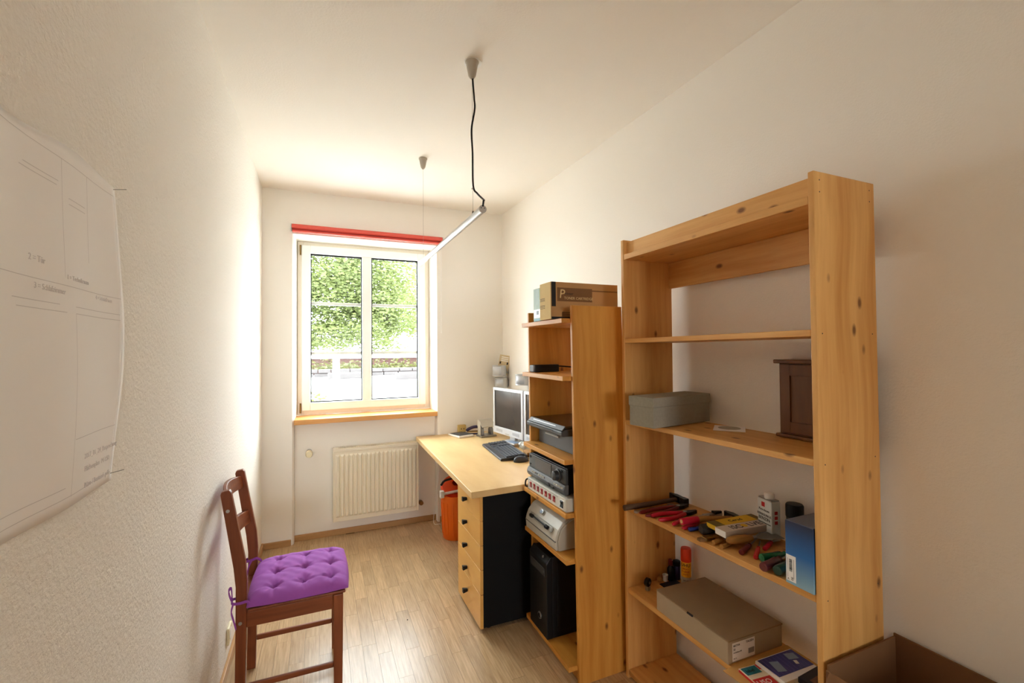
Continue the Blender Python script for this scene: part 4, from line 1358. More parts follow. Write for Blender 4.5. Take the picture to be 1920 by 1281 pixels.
for (yy, zz, r_) in ((0.185, 0.108, 0.006), (0.185, 0.068, 0.005), (-0.06, 0.016, 0.005), (-0.10, 0.016, 0.005), (-0.16, 0.11, 0.006)):
    b = BM(); tube(b, [(0.0 if zz > .05 else -0.012, yy, zz), (-0.004 if zz > .05 else -0.016, yy, zz)], r_, 12); obj('small_knob', b, 'black', rc, world=False)
for (yy, xx) in ((-0.17, 0.03), (0.17, 0.03), (-0.17, 0.25), (0.17, 0.25)):
    b = BM(); lathe(b, [(0.012, 0), (0.014, 0.006)], 12, (xx, yy, 0)); obj('foot', b, 'black', rc, world=False)

# laser printer on board 4
lz = S(4, 2.06)
lp2 = thing('laser_printer', 'pale grey laser printer with rounded front and oval badge', 'printer', (1.038, 2.10, lz))
prof = [(0.004, 0.0), (0.30, 0.0), (0.30, 0.160), (0.13, 0.160), (0.085, 0.152), (0.045, 0.130), (0.018, 0.098), (0.006, 0.070), (0.0, 0.045)]
b = BM(); prism(b, prof, 'Y', -0.178, 0.162); obj('body', b, 'lgrey', lp2, 0.006, world=False, segs=3)
b = BM(); prism(b, [(a * 1.0 + (0.010 if a < .2 else -0.004), c - 0.006 if c > 0.1 else c + 0.002) for a, c in prof], 'Y', -0.190, -0.178); obj('side_panel', b, 'lgrey2', lp2, 0.004, world=False)
b = BM(); prism(b, [(-0.0012, 0.043), (0.0, 0.047), (0.004, 0.047), (0.004, 0.043)], 'Y', -0.178, 0.162); obj('tray_seam', b, 'grey', lp2, world=False)
b = BM(); prism(b, [(-0.004, 0.079), (0.010, 0.098), (0.016, 0.096), (0.004, 0.074)], 'Y', -0.135, 0.110); obj('slot_recess', b, plain('shade_grey', (150, 148, 140), 0.5), lp2, 0.002, world=False)
b = BM(); tube(b, [(-0.001, 0.075, 0.090), (-0.001, -0.085, 0.090)], 0.004, 10); hd2 = obj('slot_bar', b, 'black', lp2, smooth='auto', world=False)
for yy in (0.078, -0.092):
    b = BM(); box(b, -0.010, 0.006, yy - 0.017, yy + 0.017, 0.080, 0.096); obj('catch', b, 'black', lp2, 0.004, world=False)
b = BM(); lathe(b, [(0.016, 0.0), (0.016, 0.003), (0.012, 0.004)], 24); b.transform(Matrix.Translation((0.030, 0.02, 0.122)) @ Matrix.Rotation(math.radians(-52), 4, 'Y') @ Matrix.Diagonal((0.75, 1.1, 1, 1))); bd = obj('badge', b, 'steel', lp2, smooth='auto', world=False)
b = BM(); lathe(b, [(0.012, 0.004), (0.011, 0.0048)], 24); b.transform(Matrix.Translation((0.030, 0.02, 0.122)) @ Matrix.Rotation(math.radians(-52), 4, 'Y') @ Matrix.Diagonal((0.75, 1.1, 1, 1))); obj('badge_inlay', b, 'lightblue', bd, world=False)

# computer tower on the bottom board
pcz = S(5, 2.12)
pt = thing('computer_tower', 'black computer tower on the bottom board of the amber shelf', 'computer', (1.035, 2.11, pcz))
b = BM(); box(b, 0.035, 0.32, -0.095, 0.095, 0.0, 0.40); obj('case', b, 'black', pt, 0.003, world=False)
b = BM(); prism(b, [(0.002, 0.0), (0.036, 0.0), (0.036, 0.402), (0.022, 0.402), (0.0, 0.370)], 'Y', -0.097, 0.097); obj('front_fascia', b, plain('satin_black', (15, 15, 16), 0.4, spec=0.3), pt, 0.004, world=False)
b = BM(); box(b, -0.002, 0.002, -0.080, 0.080, 0.305, 0.345); obj('drive_door', b, 'charcoal', pt, 0.002, world=False)
b = BM(); box(b, -0.003, -0.001, -0.078, -0.066, 0.322, 0.330); obj('eject_button', b, 'grey', pt, world=False)
b = BM(); tube(b, [(0.010, -0.05, 0.391), (0.006, -0.05, 0.393)], 0.006, 12); obj('power_button', b, 'steel', pt, world=False)
b = BM(); lathe(b, [(0.018, 0.002), (0.018, -0.002), (0.014, -0.003)], 24, (0, -0.02, 0.085), 'X'); em = obj('round_emblem', b, 'steel', pt, smooth='auto', world=False)
b = BM(); lathe(b, [(0.012, -0.003), (0.011, -0.0045)], 20, (0, -0.02, 0.085), 'X'); obj('emblem_centre', b, 'black', em, world=False)
b = BM(); box(b, 0.06, 0.29, -0.099, -0.095, 0.03, 0.37); obj('side_panel', b, 'black', pt, 0.002, world=False)
b = BM(); tube(b, smooth_path([(1.34, 1.88, 0.50), (1.26, 1.86, 0.44), (1.21, 1.855, 0.36), (1.22, 1.86, 0.28), (1.30, 1.88, 0.20), (1.345, 1.90, 0.12)], 6), 0.006, 8)
tag(obj('black_cable', b, 'charcoal', smooth='auto'), 'black cable hanging beside the computer tower', 'cable')

# ================================================================== ON THE TALL SHELF
# felt box
fz = 1.203
fb = thing('felt_box', 'lidded grey felt box on the middle board of the tall shelf', 'box', (1.258, 1.475, fz - 0.0025), rz=math.radians(8))
b = BM(); box(b, 0.003, 0.370, 0.003, 0.136, 0, 0.086); obj('box_body', b, 'felt', fb, 0.003, world=False)
b = BM(); box(b, 0.0, 0.373, 0.0, 0.139, 0.084, 0.126); obj('lid', b, 'felt', fb, 0.004, world=False)
cd = thing('disc_sleeve', 'paper disc sleeve lying beside the felt box', 'sleeve', (1.533, 1.345, 1.2005), rz=math.radians(40))
b = BM(); box(b, -0.058, 0.058, -0.058, 0.058, 0.0, 0.004); obj('sleeve', b, 'paper', cd, 0.001, world=False)
b = BM(); lathe(b, [(0.042, 0.004), (0.042, 0.0047), (0.012, 0.0048)], 28); obj('disc_window', b, 'lgrey2', cd, world=False)
# dark wooden key cabinet
kc = thing('key_cabinet', 'small dark wooden cabinet standing at the right of the middle board', 'cabinet', (1.60, 1.015, 1.203))
b = BM(); box(b, 1.568, 1.632, 0.885, 1.150, 1.215, 1.472); obj('carcass', b, 'walnut', kc, 0.002)
b = BM(); box(b, 1.555, 1.640, 0.872, 1.165, 1.472, 1.486); obj('top_board', b, 'walnut', kc, 0.003)
b = BM(); box(b, 1.556, 1.640, 0.875, 1.160, 1.2035, 1.2155); obj('base_board', b, 'walnut', kc, 0.003)
b = BM()
for d in ((0.890, 0.925, 1.222, 1.468), (1.105, 1.140, 1.222, 1.468), (0.925, 1.105, 1.222, 1.262), (0.925, 1.105, 1.428, 1.468)):
    box(b, 1.560, 1.569, d[0], d[1], d[2], d[3])
dr = obj('door', b, 'walnut', kc, 0.001)
b = BM(); box(b, 1.5655, 1.5685, 0.925, 1.105, 1.262, 1.428); obj('door_panel', b, 'walnut', dr)


# --- tools on the fourth board
def hammer(label, x0, y0, x1, y1, hm, endcol, headlen, r=0.013, lift=0.0):
    z = T4((y0 + y1) / 2)
    t = thing('hammer', label, 'hammer', ((x0 + x1) / 2, (y0 + y1) / 2, z), group='hammers on the tool board')
    d = Vector((x1 - x0, y1 - y0, 0)).normalized()
    n = Vector((-d.y, d.x, 0))
    za, zb = z + r + 0.0015 + lift, z + 0.018
    P = [Vector((x0, y0, za)), Vector((x0, y0, za)) + d * 0.10, Vector((x1, y1, zb))]
    b = BM(); tube(b, P, [r, r * 0.92, r * 0.72], 14); hn = obj('handle', b, hm, t, smooth='auto')
    if endcol:
        b = BM(); tube(b, [P[0] - d * 0.001, P[0] + d * 0.075], r + 0.0006, 14); obj('grip', b, endcol, hn, smooth='auto')
        b = BM(); tube(b, [P[0] - d * 0.002, P[0] - d * 0.0005], r * 0.6, 12); obj('end_grain', b, 'cardside', hn)
    c = Vector((x1, y1, zb + 0.002))
    b = BM()
    h = headlen / 2
    pts = [c - n * h, c - n * h * 0.5, c - n * h * 0.4, c + n * h * 0.35, c + n * h]
    w = [0.014, 0.014, 0.011, 0.014, 0.005]
    prev = None
    for p, ww in zip(pts, w):
        hgt = 0.015 if ww > 0.006 else 0.013
        ring = [b.verts.new(p + d * sx * ww + Vector((0, 0, sz * hgt))) for sx, sz in ((-1, -1), (1, -1), (1, 1), (-1, 1))]
        if prev:
            for i in range(4):
                b.faces.new((prev[i], prev[(i + 1) % 4], ring[(i + 1) % 4], ring[i]))
        else:
            b.faces.new(ring)
        prev = ring
    b.faces.new(prev[::-1])
    bmesh.ops.recalc_face_normals(b, faces=b.faces[:])
    obj('head', b, 'dsteel', t, 0.002)
    return t


hammer('hammer with dark handle at the far end of the tool board', 1.268, 1.690, 1.568, 1.675, plain('dark_handle', (84, 62, 44), 0.5), None, 0.115)
hammer('hammer with a red-painted handle end in the middle of the tool board', 1.337, 1.411, 1.590, 1.378, 'handle_wood', 'red', 0.11, lift=0.019)

rl_ = thing('steel_spanner', 'long chromed spanner lying beside the far hammer', 'spanner', (1.41, 1.636, T4(1.636)))
b = BM(); P = [(1.299, 1.638, 0), (1.500, 1.632, 0)]
zz = T4(1.636)
box(b, 1.310, 1.490, 1.644, 1.656, zz + 0.001, zz + 0.008); obj('shaft', b, 'steel', rl_, 0.002)
for xx, r_ in ((1.303, 0.011), (1.500, 0.016)):
    b = BM(); lathe(b, [(r_, zz), (r_, zz + 0.009)], 16, (xx, 1.650, 0)); obj('jaw_ring', b, 'steel', rl_, 0.001)


def pliers(label, px, py, ang, L, spread, mat, headm='dsteel', open_=0.0):
    """pivot at px,py; handles run back along ang+180"""
    z = T4(py) + 0.001
    t = thing('pliers', label, 'pliers', (px, py, z), rz=ang, group='pliers on the tool board')
    for s in (-1, 1):
        b = BM(); P = smooth_path([(0, s * 0.004, 0.010), (-L * 0.25, s * (0.012 + spread * 0.4), 0.010), (-L * 0.6, s * (0.016 + spread), 0.010), (-L, s * (0.012 + spread * 0.9), 0.010)], 4)
        tube(b, P, [0.006] + [0.0088] * (len(P) - 3) + [0.0085, 0.005], 10); obj('grip', b, mat, t, smooth='auto', world=False)
        b = BM(); prism(b, [(-0.006, s * 0.001), (0.03, s * 0.001), (0.062, s * (0.001 + open_)), (0.062, s * (0.004 + open_)), (0.025, s * 0.014), (-0.006, s * 0.013)], 'Z', 0.003, 0.017); obj('jaw', b, headm, t, 0.001, world=False)
    b = BM(); lathe(b, [(0.009, 0.002), (0.009, 0.019), (0.005, 0.020)], 14); obj('pivot', b, 'steel', t, smooth='auto', world=False)
    return t


pliers('long red pipe pliers lying behind the other pliers', 1.50, 1.604, math.radians(2), 0.205, 0.008, 'dkred')
pliers('red-handled pliers with spread handles', 1.468, 1.528, math.radians(-4), 0.155, 0.014, 'red')
pliers('small red pliers partly under the red-ended hammer', 1.475, 1.450, math.radians(9), 0.145, 0.012, 'red', 'steel')
sn = thing('metal_snips', 'small black and steel snips behind the hammer', 'snips', (1.56, 1.46, T4(1.46)), rz=math.radians(-12))
b = BM(); prism(b, [(-0.05, -0.006), (0.01, -0.012), (0.045, 0.0), (0.01, 0.012), (-0.05, 0.006)], 'Z', 0.003, 0.018); obj('body', b, 'steel', sn, 0.002, world=False)
b = BM(); prism(b, [(0.0, -0.014), (0.04, -0.004), (0.04, 0.004), (0.0, 0.014)], 'Z', 0.016, 0.026); obj('black_jaw', b, 'black', sn, 0.002, world=False)


def screwdriver(label, x0, y0, x1, y1, hl, r, mat, sh=0.08, lift=0.0, grp='screwdrivers on the tool board'):
    z = T4((y0 + y1) / 2) + r + 0.0008 + lift
    d = Vector((x1 - x0, y1 - y0, 0)).normalized()
    p = Vector((x0, y0, z))
    t = thing('screwdriver', label, 'screwdriver', (x0, y0, z - r), group=grp)
    prof = [(0.0, 0.55), (0.006, 0.92), (0.03, 1.0), (0.5, 0.92), (0.78, 1.0), (0.86, 0.72), (0.92, 0.66), (1.0, 0.8)]
    b = BM(); tube(b, [p + d * (hl * a) for a, _ in prof], [r * k for _, k in prof], 12); hn = obj('handle', b, mat, t, smooth='auto')
    b = BM(); tube(b, [p - d * 0.0006, p + d * 0.001], r * 0.42, 12); obj('handle_end', b, mat, hn)
    b = BM(); tube(b, [p + d * hl * 0.97, p + d * (hl + sh * 0.85), p + d * (hl + sh)], [r * 0.26, r * 0.26, r * 0.18], 8); obj('blade', b, 'steel', t, smooth='auto')
    return t


screwdriver('screwdriver with a blue handle end next to the red-ended hammer', 1.348, 1.384, 1.43, 1.372, 0.07, 0.008, 'blue')
screwdriver('dark red screwdriver lying below the scraper', 1.352, 1.146, 1.44, 1.180, 0.085, 0.0095, 'dkred', 0.06)
screwdriver('thin red screwdriver pointing to the wall', 1.366, 1.100, 1.45, 1.155, 0.09, 0.008, 'redink', 0.07)
screwdriver('short bright red screwdriver near the blue box', 1.455, 1.135, 1.53, 1.165, 0.075, 0.008, 'red', 0.05)
screwdriver('green-handled screwdriver close to the blue box', 1.368, 1.080, 1.47, 1.066, 0.098, 0.0135, 'green', 0.06)
screwdriver('thick maroon screwdriver pointing along the board edge', 1.312, 1.030, 1.41, 1.045, 0.098, 0.0145, 'maroon', 0.07)
screwdriver('dark green screwdriver touching the blue box', 1.328, 0.994, 1.42, 1.010, 0.105, 0.0155, 'dgreen', 0.05)
screwdriver('stubby yellow-handled screwdriver under the cartons', 1.334, 1.250, 1.40, 1.256, 0.05, 0.0085, 'handle_wood', 0.05)
screwdriver('ochre-handled awl at the board edge below the scraper', 1.333, 1.212, 1.40, 1.220, 0.05, 0.008, 'handle_wood', 0.05)
gg = thing('glue_gun', 'dark grey plug-shaped tool left of the yellow carton', 'tool', (1.40, 1.335, T4(1.335)), rz=math.radians(-8))
b = BM(); tube(b, [(-0.035, 0, 0.021), (-0.028, 0, 0.021), (0.02, 0, 0.021), (0.05, 0, 0.021)], [0.014, 0.020, 0.020, 0.013], 14); obj('body', b, 'charcoal', gg, smooth='auto', world=False)
b = BM(); tube(b, [(0.05, 0, 0.021), (0.09, 0, 0.021)], 0.008, 10); obj('nozzle', b, 'black', gg, smooth='auto', world=False)
pb = thing('paint_brush', 'flat brush with brown bristles at the edge of the board', 'brush', (1.355, 1.293, T4(1.293)), rz=math.radians(-5))
b = BM(); box(b, -0.022, 0.02, -0.014, 0.014, 0.001, 0.013); obj('ferrule', b, 'brass', pb, 0.002, world=False)
b = BM(); prism(b, [(-0.022, -0.012), (-0.045, -0.009), (-0.045, 0.009), (-0.022, 0.012)], 'Z', 0.002, 0.011); obj('bristles', b, 'carddark', pb, world=False)
b = BM(); tube(b, [(0.02, 0, 0.008), (0.06, 0, 0.008), (0.10, 0, 0.008)], [0.006, 0.0075, 0.004], 10); obj('handle', b, 'handle_wood', pb, smooth='auto', world=False)

# cartons: yellow and white, lying on other tools
yz = T4(1.28) + 0.031
yc = thing('yellow_carton', 'flat yellow and brown carton lying across the tools', 'box', (1.50, 1.295, yz), rz=math.radians(-3))
b = BM(); box(b, -0.115, 0.115, -0.030, 0.030, 0, 0.020); obj('carton', b, 'olive', yc, 0.001, world=False)
b = BM(); box(b, -0.075, 0.085, -0.026, 0.028, 0.0195, 0.0206); obj('yellow_panel', b, 'yellow', yc, world=False)
b = BM(); box(b, -0.1157, -0.1145, -0.028, 0.028, 0.002, 0.018); obj('yellow_end', b, 'yellow', yc, world=False)
lettering('lettering', 'Cerad', 0.026, 'inkdark', yc, (-0.035, -0.008, 0.0209), (1, 0, 0), (0, 1, 0))
wc = thing('white_carton', 'long white carton with black print lying on the tools', 'box', (1.49, 1.232, yz + 0.002), rz=math.radians(-4))
b = BM(); box(b, -0.130, 0.120, -0.026, 0.026, 0, 0.024); obj('carton', b, plain('greyish_card', (206, 192, 176), 0.7), wc, 0.001, world=False)
b = BM(); box(b, -0.1308, -0.1295, -0.025, 0.025, 0.001, 0.023); obj('white_end', b, 'white', wc, world=False)
lettering('lettering', 'ISO', 0.040, 'inkdark', wc, (-0.085, -0.014, 0.0242), (1, 0, 0), (0, 1, 0))
lettering('lettering', 'LVER', 0.040, 'inkdark', wc, (0.0, -0.014, 0.0242), (1, 0, 0), (0, 1, 0))
b = BM(); lathe(b, [(0.013, 0.024), (0.013, 0.0246), (0.010, 0.0248)], 20, (-0.018, 0.0, 0)); obj('yellow_dot', b, 'yellow', wc, world=False)

# scraper
sp = thing('wall_scraper', 'scraper with a fat wooden handle in front of the white carton', 'scraper', (1.352, 1.205, T4(1.2) + 0.016), rz=math.radians(-11))
b = BM(); P = [(0.0, 0, 0.014), (0.008, 0, 0.014), (0.035, 0, 0.014), (0.075, 0, 0.014), (0.098, 0, 0.014), (0.106, 0, 0.014)]
tube(b, P, [0.006, 0.012, 0.0150, 0.0145, 0.010, 0.007], 14); obj('handle', b, 'handle_wood', sp, smooth='auto', world=False)
b = BM(); tube(b, [(0.103, 0, 0.014), (0.122, 0, 0.014)], 0.007, 12); obj('ferrule', b, 'steel', sp, smooth='auto', world=False)
b = BM(); prism(b, [(0.118, -0.007), (0.150, -0.026), (0.215, -0.032), (0.215, 0.032), (0.150, 0.026), (0.118, 0.007)], 'Z', 0.0125, 0.0145); obj('blade', b, 'steel', sp, world=False)

# white tin can and black aerosol at the back
tz_ = T4(1.21)
tn = thing('solvent_can', 'small white rectangular solvent can against the wall', 'can', (1.575, 1.208, tz_), rz=math.radians(-12))
b = BM(); box(b, -0.020, 0.020, -0.036, 0.036, 0, 0.148); obj('can', b, 'tinwhite', tn, 0.004, world=False)
b = BM(); box(b, -0.017, 0.017, -0.033, 0.033, 0.147, 0.152); obj('can_rim', b, 'steel', tn, 0.001, world=False)
b = BM(); lathe(b, [(0.017, 0.150), (0.018, 0.154), (0.018, 0.168), (0.014, 0.173), (0.004, 0.174)], 20, (0, -0.004, 0)); obj('cap', b, 'white', tn, smooth='auto', world=False)
b = BM(); box(b, -0.0208, -0.0195, -0.003, 0.013, 0.120, 0.137); obj('red_square', b, 'redink', tn, world=False)
for (tx, zz, sz) in (('Petroleum', 0.104, 0.0125), ('REINIGUNGS', 0.086, 0.0120), ('BENZIN', 0.070, 0.0165)):
    lettering('lettering', tx, sz, 'inkdark', tn, (-0.0209, 0.0, zz), (0, -1, 0), (0, 0, 1), 'CENTER')
b = BM(); box(b, -0.0208, -0.0195, -0.032, 0.032, 0.058, 0.0605); obj('print_line', b, 'inkdark', tn, world=False)
for zz in (0.10, 0.082, 0.064):
    b = BM(); box(b, -0.006, 0.006, -0.0368, -0.0355, zz, zz + 0.012); obj('red_mark', b, 'redink', tn, world=False)
ae = thing('aerosol_can', 'black capped can standing behind the blue box', 'can', (1.578, 1.108, T4(1.108)))
b = BM(); lathe(b, [(0.026, 0), (0.027, 0.003), (0.027, 0.118), (0.025, 0.122)], 24); obj('can', b, 'charcoal', ae, smooth='auto', world=False)
b = BM(); lathe(b, [(0.0285, 0.112), (0.029, 0.115), (0.029, 0.153), (0.026, 0.158), (0.008, 0.159)], 24); obj('cap', b, 'black', ae, smooth='auto', world=False)
# blue carton
bz = T4(0.91)
bb = thing('blue_carton', 'glossy blue carton with barcode sticker at the right end of the tool board', 'box', (1.316, 0.870, bz))
b = BM(); box(b, 0, 0.15, 0, 0.086, 0.001, 0.190); obj('carton', b, 'bluefade', bb, 0.0015, world=False)
b = BM(); box(b, 0.0015, 0.1485, 0.0015, 0.0845, 0.1895, 0.1912); obj('dark_lid', b, plain('blue_grey_top', (86, 92, 110), 0.35), bb, world=False)
b = BM(); box(b, -0.0008, 0.0003, 0.0535, 0.0835, 0.010, 0.088); st = obj('sticker', b, 'white', bb, world=False)
rr2 = random.Random(2)
zz = 0.040
b = BM()
while zz < 0.076:
    w = rr2.choice((0.0006, 0.0011, 0.0016))
    box(b, -0.0013, -0.0007, 0.0648, 0.0735, zz, zz + w)
    zz += w + rr2.choice((0.0007, 0.0011))
tag(obj('barcode', b, 'inkdark', st, world=False), kind='stuff')
b = BM(); box(b, -0.0013, -0.0007, 0.0590, 0.0600, 0.020, 0.078); obj('print_line', b, 'ink', st, world=False)
b = BM(); box(b, -0.0013, -0.0007, 0.0785, 0.0792, 0.020, 0.078); obj('print_line', b, 'ink', st, world=False)
lettering('lettering', 'A', 0.008, 'inkdark', st, (-0.001, 0.080, 0.013), (0, -1, 0), (0, 0, 1))
lettering('lettering', 'DE', 0.008, 'inkdark', st, (-0.001, 0.062, 0.014), (0, 0, 1), (0, 1, 0))

# --- fifth board
Z5 = 0.4175
gl_ = thing('glue_spray_can', 'orange and yellow glue spray can lettered UHU', 'can', (1.592, 1.655, Z5))
b = BM(); lathe(b, [(0.0215, 0.0), (0.023, 0.003), (0.023, 0.112), (0.020, 0.118)], 28); obj('can', b, 'uyellow', gl_, smooth='auto', world=False)
b = BM(); lathe(b, [(0.0232, 0.002), (0.0234, 0.003), (0.0234, 0.040), (0.0232, 0.041)], 28); obj('silver_band', b, 'lgrey', gl_, smooth='auto', world=False)
b = BM(); lathe(b, [(0.0236, 0.110), (0.0240, 0.113), (0.0240, 0.162), (0.022, 0.170), (0.008, 0.172)], 28); obj('cap', b, 'cap_or', gl_, smooth='auto', world=False)


def wrap_text(body, size, mat, parent, r, z, a_mid):
    o = lettering('lettering', body, size, mat, parent, (0, 0, 0), (1, 0, 0), (0, 1, 0), 'CENTER', 0.0003)
    for v in o.data.vertices:
        a = a_mid + v.co.x / r
        rr_ = r + 0.0004 + v.co.z
        v.co = (rr_ * math.cos(a), rr_ * math.sin(a), z + v.co.y)
    return o


AM = math.radians(218)
wrap_text('UHU', 0.021, 'inkdark', gl_, 0.0232, 0.090, AM)
for k, zz in enumerate((0.076, 0.064, 0.052)):
    wrap_text(('SPRAY', 'KLEBER', 'stark')[k], 0.0105, 'redink', gl_, 0.0232, zz, AM)
wrap_text('200 ml', 0.008, 'inkdark', gl_, 0.0236, 0.024, AM)
bt = thing('small_bottle', 'dark bottle with red cap in the corner of the lower board', 'bottle', (1.553, 1.715, Z5))
b = BM(); lathe(b, [(0.014, 0), (0.0155, 0.003), (0.0155, 0.055), (0.009, 0.068), (0.008, 0.078)], 20); obj('glass', b, 'black', bt, smooth='auto', world=False)
b = BM(); lathe(b, [(0.010, 0.072), (0.011, 0.074), (0.011, 0.096), (0.009, 0.098)], 18); obj('cap', b, 'dkred', bt, smooth='auto', world=False)
bt = thing('small_bottle', 'black pot with dark lid beside the red-capped bottle', 'bottle', (1.588, 1.712, Z5))
b = BM(); lathe(b, [(0.015, 0), (0.0165, 0.003), (0.0165, 0.066), (0.014, 0.070)], 20); obj('pot', b, 'navy', bt, smooth='auto', world=False)
b = BM(); lathe(b, [(0.0172, 0.066), (0.0175, 0.068), (0.0175, 0.086), (0.015, 0.088)], 20); obj('lid', b, 'black', bt, smooth='auto', world=False)
bk = thing('furniture_knob', 'little beige wooden knob on the lower board', 'knob', (1.494, 1.725, Z5))
b = BM(); lathe(b, [(0.008, 0), (0.012, 0.004), (0.013, 0.012), (0.009, 0.020), (0.004, 0.024), (0.003, 0.036)], 18); obj('turned_body', b, 'handle_wood', bk, smooth='auto', world=False)
wcup = thing('plastic_cap', 'small white plastic cap next to the beige knob', 'cap', (1.524, 1.72, Z5))
b = BM(); lathe(b, [(0.010, 0), (0.011, 0.003), (0.0135, 0.030), (0.0125, 0.030), (0.010, 0.005)], 20); obj('shell', b, 'white', wcup, smooth='auto', world=False)
bs = thing('castor_wheel', 'black and chrome castor lying near the board edge', 'castor', (1.392, 1.688, Z5), rz=math.radians(20))
b = BM(); lathe(b, [(0.010, 0), (0.012, 0.002), (0.012, 0.018), (0.008, 0.022)], 18); obj('chrome_socket', b, 'steel', bs, smooth='auto', world=False)
b = BM(); lathe(b, [(0.017, -0.009), (0.019, -0.007), (0.019, 0.007), (0.017, 0.009)], 22, (0, 0.0, 0.036), 'Y'); obj('wheel', b, 'black', bs, smooth='auto', world=False)
b = BM(); lathe(b, [(0.006, -0.012), (0.006, 0.012)], 12, (0, 0.0, 0.036), 'Y'); obj('axle', b, 'steel', bs, smooth='auto', world=False)
b = BM(); box(b, 1.475, 1.572, 1.640, 1.705, Z5, Z5 + 0.003)
tag(obj('sandpaper_sheet', b, plain('blue_black_paper', (44, 44, 62), 0.8)), 'dark blue sheet of paper behind the archive box', 'paper')

ar = thing('archive_box', 'flat grey-brown archive box with white label on the lower board', 'box', (1.318, 1.178, Z5), rz=math.radians(-1.0))
b = BM(); box(b, 0.0, 0.270, 0.0, 0.372, 0, 0.078); obj('box_body', b, 'archive', ar, 0.002, world=False)
b = BM(); box(b, 0.001, 0.272, -0.002, 0.374, 0.0785, 0.083); obj('lid', b, plain('grey_brown_lid', (150, 128, 100), 0.85), ar, 0.001, world=False)
b = BM(); tube(b, [(-0.001, 0.165, 0.082), (-0.001, 0.192, 0.082)], 0.004, 8); obj('pull_tab', b, 'inkdark', ar, world=False)
b = BM(); box(b, 0.020, 0.128, -0.0012, 0.0, 0.006, 0.070); lb = obj('white_label', b, 'paper', ar, world=False)
for (tx, xx, zz, sz) in (('BESTNR', 0.024, 0.057, 0.009), ('25', 0.024, 0.044, 0.010), ('Archivbox A4', 0.024, 0.034, 0.007), ('TALEEN', 0.085, 0.058, 0.0105), ('ref. 31', 0.024, 0.014, 0.006)):
    lettering('lettering', tx, sz, 'inkdark', lb, (xx, -0.0014, zz), (1, 0, 0), (0, 0, 1))
b = BM(); box(b, 0.096, 0.124, -0.0018, -0.0012, 0.018, 0.036); obj('grey_stamp', b, 'ink', lb, world=False)

mn = thing('manila_sheet', 'tan card folder sticking out under the archive box', 'folder', (1.29, 1.02, Z5 - 0.0002))
b = BM(); prism(b, [(1.278, 1.165), (1.30, 0.90), (1.602, 0.88), (1.605, 1.166), (1.59, 1.168)], 'Z', Z5 - 0.0001, Z5 + 0.0022); obj('upper_leaf', b, 'manila', mn)
pkz = Z5 + 0.003
p1 = thing('label_packet', 'teal and red printed packet below the blue packet', 'packet', (1.40, 1.085, pkz), rz=math.radians(-6))
b = BM(); box(b, -0.085, 0.06, -0.07, 0.045, 0, 0.010); obj('packet', b, plain('cream_paper', (226, 214, 190), 0.6), p1, 0.001, world=False)
b = BM(); box(b, -0.080, -0.020, 0.008, 0.041, 0.0097, 0.0106); obj('teal_panel', b, 'teal', p1, world=False)
b = BM(); box(b, -0.0855, -0.0845, -0.06, 0.043, 0.001, 0.009); obj('red_edge', b, 'redink', p1, world=False)
b = BM(); box(b, -0.018, 0.03, 0.020, 0.043, 0.0097, 0.0106); obj('red_corner', b, 'redink', p1, world=False)
b = BM(); box(b, -0.082, -0.010, -0.05, -0.012, 0.0097, 0.0106); rp = obj('red_panel', b, 'redink', p1, world=False)
lettering('lettering', 'USO', 0.028, 'white', rp, (-0.078, -0.041, 0.0109), (1, 0, 0), (0, 1, 0))
lettering('lettering', 'label', 0.018, 'inkdark', p1, (-0.072, 0.018, 0.0109), (1, 0, 0), (0, 1, 0))
p2 = thing('blue_packet', 'blue striped packet with white tag picture on the lower board', 'packet', (1.475, 1.075, pkz + 0.0108), rz=math.radians(-2))
b = BM(); box(b, -0.085, 0.085, -0.060, 0.052, 0, 0.012); obj('packet', b, 'paper', p2, 0.001, world=False)
b = BM(); box(b, -0.080, 0.084, -0.036, 0.048, 0.0117, 0.0128); bp = obj('blue_face', b, 'bpack', p2, world=False)
for k in range(9):
    b = BM(); prism(b, [(-0.074 + k * 0.017, -0.034), (-0.071 + k * 0.017, -0.034), (-0.064 + k * 0.017, 0.046), (-0.067 + k * 0.017, 0.046)], 'Z', 0.0127, 0.0131); obj('light_stripe', b, plain('violet_stripe', (88, 84, 160), 0.4), bp, world=False)
b = BM(); prism(b, [(-0.062, -0.018), (-0.030, -0.026), (-0.018, 0.020), (-0.050, 0.028)], 'Z', 0.0128, 0.0135); obj('tag_picture', b, 'lightblue', bp, world=False)
b = BM(); prism(b, [(0.028, 0.012), (0.066, 0.004), (0.072, 0.032), (0.034, 0.040)], 'Z', 0.0128, 0.0135); obj('square_picture', b, 'lightblue', bp, world=False)
b = BM(); prism(b, [(0.03, -0.012), (0.042, -0.016), (0.048, 0.0), (0.036, 0.004)], 'Z', 0.0128, 0.0135); obj('small_picture', b, 'white', bp, world=False)
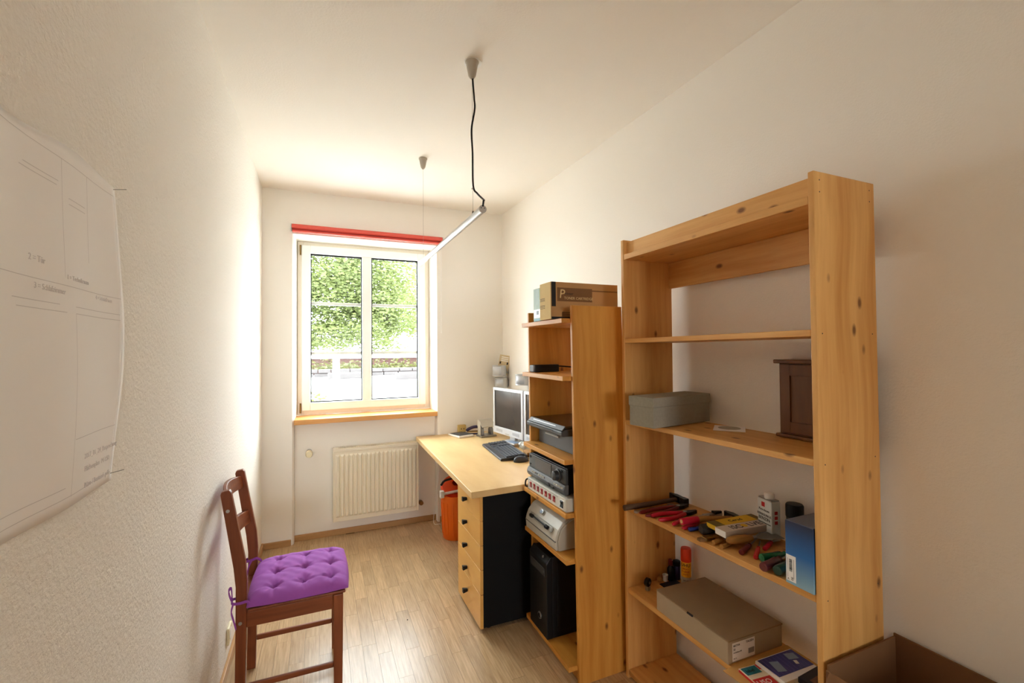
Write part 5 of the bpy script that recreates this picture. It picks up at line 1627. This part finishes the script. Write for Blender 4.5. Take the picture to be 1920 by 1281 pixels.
bk = thing('game_box', 'small box with dark edge and picture lid beside the pine upright', 'box', (1.50, 0.945, Z5 + 0.003), rz=math.radians(4))
b = BM(); box(b, -0.075, 0.09, -0.07, 0.055, 0, 0.040); obj('box_body', b, 'cardside', bk, 0.001, world=False)
b = BM(); box(b, -0.077, 0.092, -0.072, 0.057, 0.030, 0.047); obj('lid', b, plain('near_black_print', (28, 28, 40), 0.4), bk, 0.001, world=False)
b = BM(); box(b, -0.060, 0.080, -0.066, 0.030, 0.0468, 0.0478); obj('lid_picture', b, plain('brown_photo_print', (110, 70, 50), 0.4, var=0.4, scale=40), bk, world=False)

# ------------------------------------------------------------------ open carton in the near right corner
cb = thing('open_carton', 'large open cardboard box between tall shelf and right wall', 'box', (1.47, 0.57, 0))
xa, xb, ya, yb, zt = 1.310, 1.640, 0.300, 0.838, 0.636
t_ = 0.006
bx('side_panel', (xa, xa + t_, ya, yb, 0, zt - 0.015), 'cardbig', cb, 0.001)
bx('side_panel', (xb - t_, xb, ya, yb, 0, zt + 0.008), 'cardbig', cb, 0.001)
bx('end_panel', (xa + t_, xb - t_, yb - t_, yb, 0, zt), 'cardbig', cb, 0.001)
bx('end_panel', (xa + t_, xb - t_, ya, ya + t_, 0, zt), 'cardbig', cb, 0.001)
bx('bottom_panel', (xa + t_, xb - t_, ya + t_, yb - t_, 0, t_), 'cardbig', cb, 0)
b = BM(); prism(b, [(xa, zt - 0.016), (xa - 0.004, zt - 0.02), (xa - 0.07, zt - 0.12), (xa - 0.066, zt - 0.122)], 'Y', ya + 0.01, yb - 0.01); obj('flap', b, 'cardbig', cb)
b = BM(); box(b, xa + 0.02, xa + 0.2, ya + 0.08, yb - 0.02, 0.30, 0.305); obj('inner_flap', b, 'cardbig', cb)

b = BM(); lathe(b, [(0.0035, 0), (0.004, 0.001), (0.002, 0.003)], 8, (0.46, 2.62, 0))
tag(obj('floor_crumb', b, 'spot'), 'tiny dark crumb on the open floor', 'crumb')
print('strips', n_strip)
